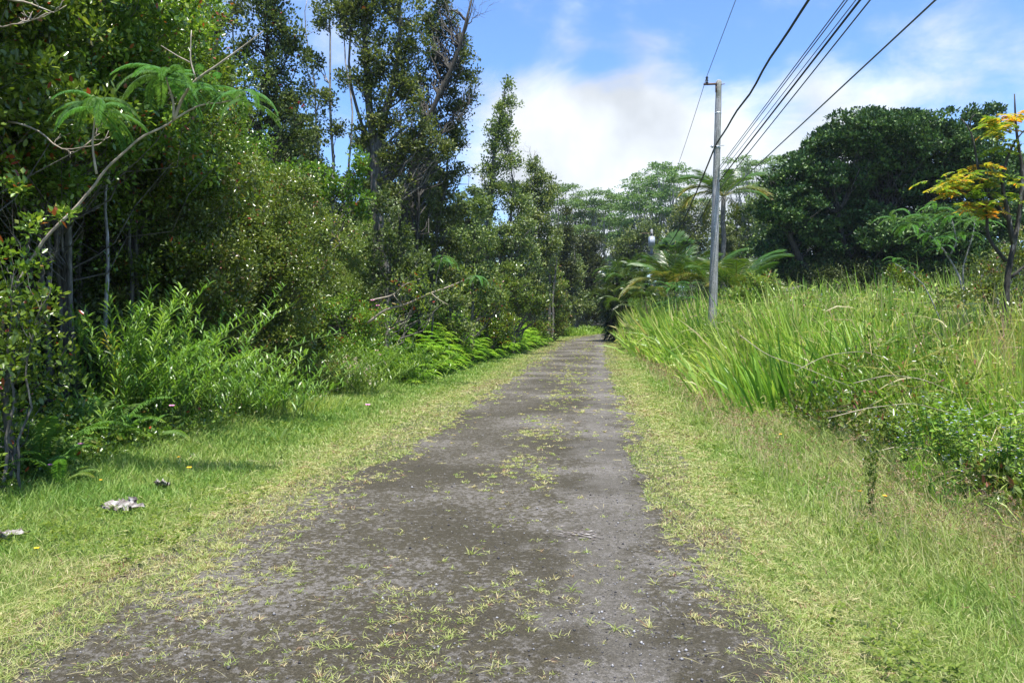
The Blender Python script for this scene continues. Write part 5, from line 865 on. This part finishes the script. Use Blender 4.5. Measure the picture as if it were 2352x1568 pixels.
Y2 = 68.0; root2, pb2, T2_ = pole('distant power pole carrying a transformer above the areca palms', Y2, (1497, 528), 1497, .15, .10)
mb = MB(); zt = T2_[2] - 1.05; mb.tube([[T2_[0] - .02, -.36, zt - .45], [T2_[0] - .02, -.36, zt - .43], [T2_[0] - .02, -.36, zt + .38], [T2_[0] - .02, -.36, zt + .46]], np.array([.2, .27, .27, .2]), k=18); tr_ = kid(root2, mb.build('transformer', M['galv'], root2, smooth=True))
mb = MB()
for dx in (-.14, -.04, .06, .15): mb.tube([[T2_[0] + dx, -.64, zt - .38], [T2_[0] + dx, -.64, zt + .3]], .018, .018, 6)
kid(root2, mb.build('cooling_fins', M['galv'], tr_)); mb = MB(); mb.tube([[T2_[0] - .02, -.36, zt + .46], [T2_[0] - .02, -.36, zt + .8]], .07, .03, 8); kid(root2, mb.build('bushing', M['ceramic'], tr_))
mb = MB(); mb.box((T2_[0], -.15, zt - 1.0), (1.3, .09, .09)); kid(root2, mb.build('crossarm', M['bark_mid'], root2)); mb = MB(); mb.box((T2_[0] - .5, -.15, T2_[2] - .3), (1.0, .06, .06)); kid(root2, mb.build('bracket', M['rusty'], root2))
def wire(label, A, top_px, far, r_, mk_='wire_grey', X=None, name='power_line', wav=0.0, sag2=.9):
    """a line from behind the camera through the top edge of the frame to the near pole (A) and on to a far point"""
    M_ = PX(*top_px, A[0] + .0 if X is None else X); B = M_ + (M_ - A) * (22 + M_[1]) / (A[1] - M_[1])
    n = 60; t_ = np.linspace(0, 1, n); k_ = (A[1] - M_[1]) / (A[1] - B[1])          # pass exactly through M_
    pts = A[None] * (1 - t_[:, None]) + B[None] * t_[:, None]; pts[:, 2] += 0.35 * np.maximum(t_ - k_, 0) ** 2 * 4
    if wav: pts[:, 2] += wav * np.sin(t_ * 90) + wav * .8 * np.sin(t_ * 41); pts[:, 0] += wav * .8 * np.sin(t_ * 63)
    pts = pts[::-1]
    if far is not None:
        t2 = np.linspace(0, 1, 30)[1:]; f_ = A[None] * (1 - t2[:, None]) + np.asarray(far)[None] * t2[:, None]; f_[:, 2] -= sag2 * 4 * t2 * (1 - t2); pts = np.vstack([pts, f_])
    mb = MB(); mb.tube(pts, r_, k=6); return tag(mb.build(name, M[mk_]), label, 'cable')
ptop2 = pb2 + T2_
wire('thin top power line running over the insulator of the near pole', pb + [ix, -.12, arm_z + .25], (1690, 0), ptop2 + [-.5, -.1, -.2], .009)
wire('thick twisted black cable clamped to the near pole, leftmost of the heavy cables', pb + [T_[0] - .12, -.18, T_[2] - 1.98], (1857, 0), pb2 + [T2_[0] - .15, -.2, T2_[2] - 2.2], .026, 'wire', wav=.018, sag2=1.2)
for k_, (px0, py_, r_, lb, mk_) in enumerate(((1940, 384, .010, 'left upper strand of the pair of thin cables close together', 'wire_grey'), (1947, 390, .010, 'right lower strand of the pair of thin cables close together', 'wire_grey'), (1966, 402, .008, 'faint thin cable just left of the dark bundled one', 'wire_grey'), (1976, 414, .018, 'dark bundled cable in the middle of the group', 'wire'), (1999, 432, .012, 'single cable just right of the dark bundled one', 'wire_grey'))):
    wire(lb, P(1652 + k_ * .6, py_, Y1 - .15), (px0, 0), pb2 + [T2_[0] + .1 * k_, -.2, T2_[2] - 2.6 - .1 * k_], r_, mk_, sag2=1.0)
wire('lone lowest cable far right of the group', P(1656, 458, Y1 - .15), (2149, 0), pb2 + [T2_[0] + .5, -.2, T2_[2] - 3.2], .012, 'wire_grey')

# ================================================================== right side plants
def herb(seed, flowers=True):
    rg = np.random.default_rng(seed); root = thing('flowering_herb', 'x', 'plant', (0, 0, 0)); ms = MB(); ml = MB(); mf = MB()
    for _ in range(9):
        an = rg.random() * 6.28; h = rg.uniform(.4, .85); e = np.array([math.cos(an) * rg.uniform(.02, .3), math.sin(an) * rg.uniform(.02, .3), h]); q = curve([rg.normal() * .03, rg.normal() * .03, -.02], e, 9, -.1, .02, rg); ms.tube(q, .005, .002, 4, .5, False)
        k = int(h / .05); f = np.linspace(.15, 1, k); c = np.stack([np.interp(f, np.linspace(0, 1, 9), q[:, j]) for j in range(3)], -1)
        for j in range(k):
            a_ = j * 1.57 + rg.random() * 1.2
            for s_ in (0, math.pi): ml.leaves(c[j:j + 1] + rg.normal(size=(1, 3)) * .012, np.array([[math.cos(a_ + s_), math.sin(a_ + s_), rg.uniform(-.3, .9)]]), np.array([[rg.normal() * .3, rg.normal() * .3, 1.0]]), .072 * rg.uniform(.5, 1.35), .036, np.clip(rg.normal(.5, .2), 0, 1), 'oval', droop=.15)
        if flowers: mf.leaves(np.repeat(e[None], 5, 0) + [0, 0, .01], np.stack([np.cos(np.arange(5) * 1.257), np.sin(np.arange(5) * 1.257), .4 + 0 * np.arange(5)], -1), np.repeat([[0, 0, 1.0]], 5, 0), .016, .012, .5, 'oval')
    kid(root, ms.build('stem', M['stem'], root)); kid(root, ml.build('foliage', M['herb'], root))
    if flowers: kid(root, mf.build('blossom', M['flower_b'], root))
    return root
rg = np.random.default_rng(700); hp = [herb(1), herb(2), herb(3)]; HL, HG = 'leafy green herb with pale blue flowers in the thick patch right of the road', 'blue flowered herbs right of the road'
cnt = 0
while cnt < 170:
    yy = sampleY(1, 4.6, 13, .8); yy = float((4.6 + rg.random() * 8.4)); u_ = rg.uniform(2.3, 7.2)
    if yy < 5.3 or u_ < 2.2 + .08 * yy + .3 * rg.random() + rg.normal() * .3 or u_ > .30 * yy + 4.2: continue
    if fbm(u_ * .9, yy * .9, 71) < .32: continue
    o = hp[cnt % 3] if cnt < 3 else dup(hp[cnt % 3]); o.location = (u_, yy, float(hz(u_, yy))); s_ = rg.uniform(.45, 1.05); o.scale = (s_, s_, s_); o.rotation_euler = (0, 0, rg.random() * 6.28); tag(o, HL, 'plant', HG); cnt += 1
q = gp(2000, 1200); o = dup(hp[1]); o.location = tuple(q); o.scale = (.45, .45, 1.05); tag(o, 'single dark upright herb standing alone in the low grass in front of the herb patch', 'plant'); del o['group']
def clump(label, px, py, H, n, seed, w_=.022, spread=.3, a_mu=.3, droop=.5, name='grass_clump', lean=.13, Yc=None):
    rg = np.random.default_rng(seed); q = gp(px, py) if Yc is None else gbase(px, Yc); b_ = np.stack([rg.normal(size=n) * spread, rg.normal(size=n) * spread, -.02 + 0 * np.arange(n)], -1); mb = MB()
    mb.leaves(b_, np.stack([rg.normal(size=n) * lean + b_[:, 0] * .5, rg.normal(size=n) * lean + b_[:, 1] * .5, np.ones(n)], -1), rnd(rg, n), H * rg.uniform(.4, 1.1, n), w_ * rg.uniform(.6, 1.2, n), np.clip(rg.normal(a_mu, .18, n), 0, 1), 'strip', droop=rg.random(n) ** 1.6 * droop)
    return tag(mb.build(name, M['tall'], loc=tuple(q)), label, 'grass clump')
clump('bright yellow green broad bladed grass clump bulging towards the road', 1735, 925, 1.25, 520, 801, .034, .40, .42, .7)
clump('second bright broad bladed clump left behind the bulging one', 1675, 850, 1.45, 460, 802, .036, .42, .36, .7)
clump('upright dark green reedy clump in the middle of the tall grass', 1935, 850, 1.9, 320, 803, .032, .25, .12, .25, lean=.14)
clump('tall narrow reedy clump rising against the dark tree', 2060, 830, 1.9, 220, 804, .030, .2, .15, .2, lean=.12)
clump('lush clump of broad blades at the foot of the near power pole', 1700, 800, 1.7, 520, 805, .04, .6, .3, .6)
clump('feathery brown topped grass clump beside the crossed white stems', 2150, 760, 1.9, 160, 806, .016, .3, .85, .5, lean=.3, Yc=11.5)
clump('grass clump at the right edge below the leggy tree', 2330, 760, 1.5, 200, 807, .018, .35, .5, .6, Yc=9.5)
clump('yellow green clump on the left verge beside the reeds', 690, 950, .5, 200, 808, .012, .3, .45, .7)
# arching dry canes
for k_, (pts_, Yc, lb) in enumerate(((((1700, 770), (1760, 815), (1850, 845), (1960, 890)), 9.5, 'long dry cane sagging to the right in front of the bright grass clump'), (((1830, 850), (1900, 815), (1980, 805), (2060, 830)), 9.8, 'arched dry cane behind the sagging one'), (((1630, 715), (1660, 790), (1700, 850)), 17, 'pale dry stalk leaning away from the foot of the near power pole'), (((1960, 880), (2040, 860), (2120, 870), (2200, 905)), 8.6, 'low arched dry cane above the herb patch'), (((1900, 960), (2000, 935), (2100, 925), (2190, 950)), 8.0, 'lowest of the dry canes bent over the herb patch'))):
    q_, r_ = stem([P(a_, b_, Yc) for a_, b_ in pts_], .0045, .002, 14, .004, rg); mb = MB(); mb.tube(q_, r_, k=5); tag(mb.build('dry_cane', M['straw']), lb, 'dry cane')
rg = np.random.default_rng(820)
for k_, (px, Yc, H_) in enumerate(((1615, 27, 1.8), (1585, 31, 1.8), (1780, 17, 1.8), (1830, 13.5, 1.6), (1870, 20, 1.9), (1990, 16, 1.8), (2100, 13, 1.7), (2180, 16, 1.9), (2260, 12.5, 1.7), (1750, 22, 2.0), (1960, 24, 2.1), (1545, 38, 1.8))):
    o = clump('broad bladed cane grass clump rising out of the tall grass of the lot', px, 760, H_, 240, 830 + k_, .034 + .0007 * Yc, .34 + .01 * Yc, rg.uniform(.2, .6), .55, Yc=Yc); o['group'] = 'cane grass clumps in the lot'
# straw litter tangles on the right
mb = MB(); n = 1500; y = sampleY(n, 6, 22, 1.2); u = rg.uniform(3.0, 9, n); c = np.stack([u, y, hz(u, y) + rg.uniform(.1, .75, n) * sstep(2.8, 4.5, u)], -1); an = rg.random(n) * 6.28
mb.leaves(c, np.stack([np.cos(an), np.sin(an), rg.normal(size=n) * .4], -1), rnd(rg, n), rg.uniform(.3, .9, n), np.maximum(.006, .0011 * y), rg.uniform(.4, 1, n), 'strip', droop=rg.uniform(.2, 1, n))
tag(mb.build('dry_grass_tangle', M['straw']), 'dead straw stems tangled through the tall grass', 'dry grass', kind='stuff')

# ================================================================== air
mb = MB(); mb.box((20, 100, 24), (260, 340, 52)); hz_m, t = mat('humid air'); pv = t.nodes.new('ShaderNodeVolumePrincipled'); pv.inputs['Color'].default_value = (.80, .88, .96, 1); pv.inputs['Density'].default_value = .00022; pv.inputs['Anisotropy'].default_value = .3
o_ = t.nodes.new('ShaderNodeOutputMaterial'); t.links.new(pv.outputs[0], o_.inputs['Volume']); tag(mb.build('haze', hz_m), kind='stuff')
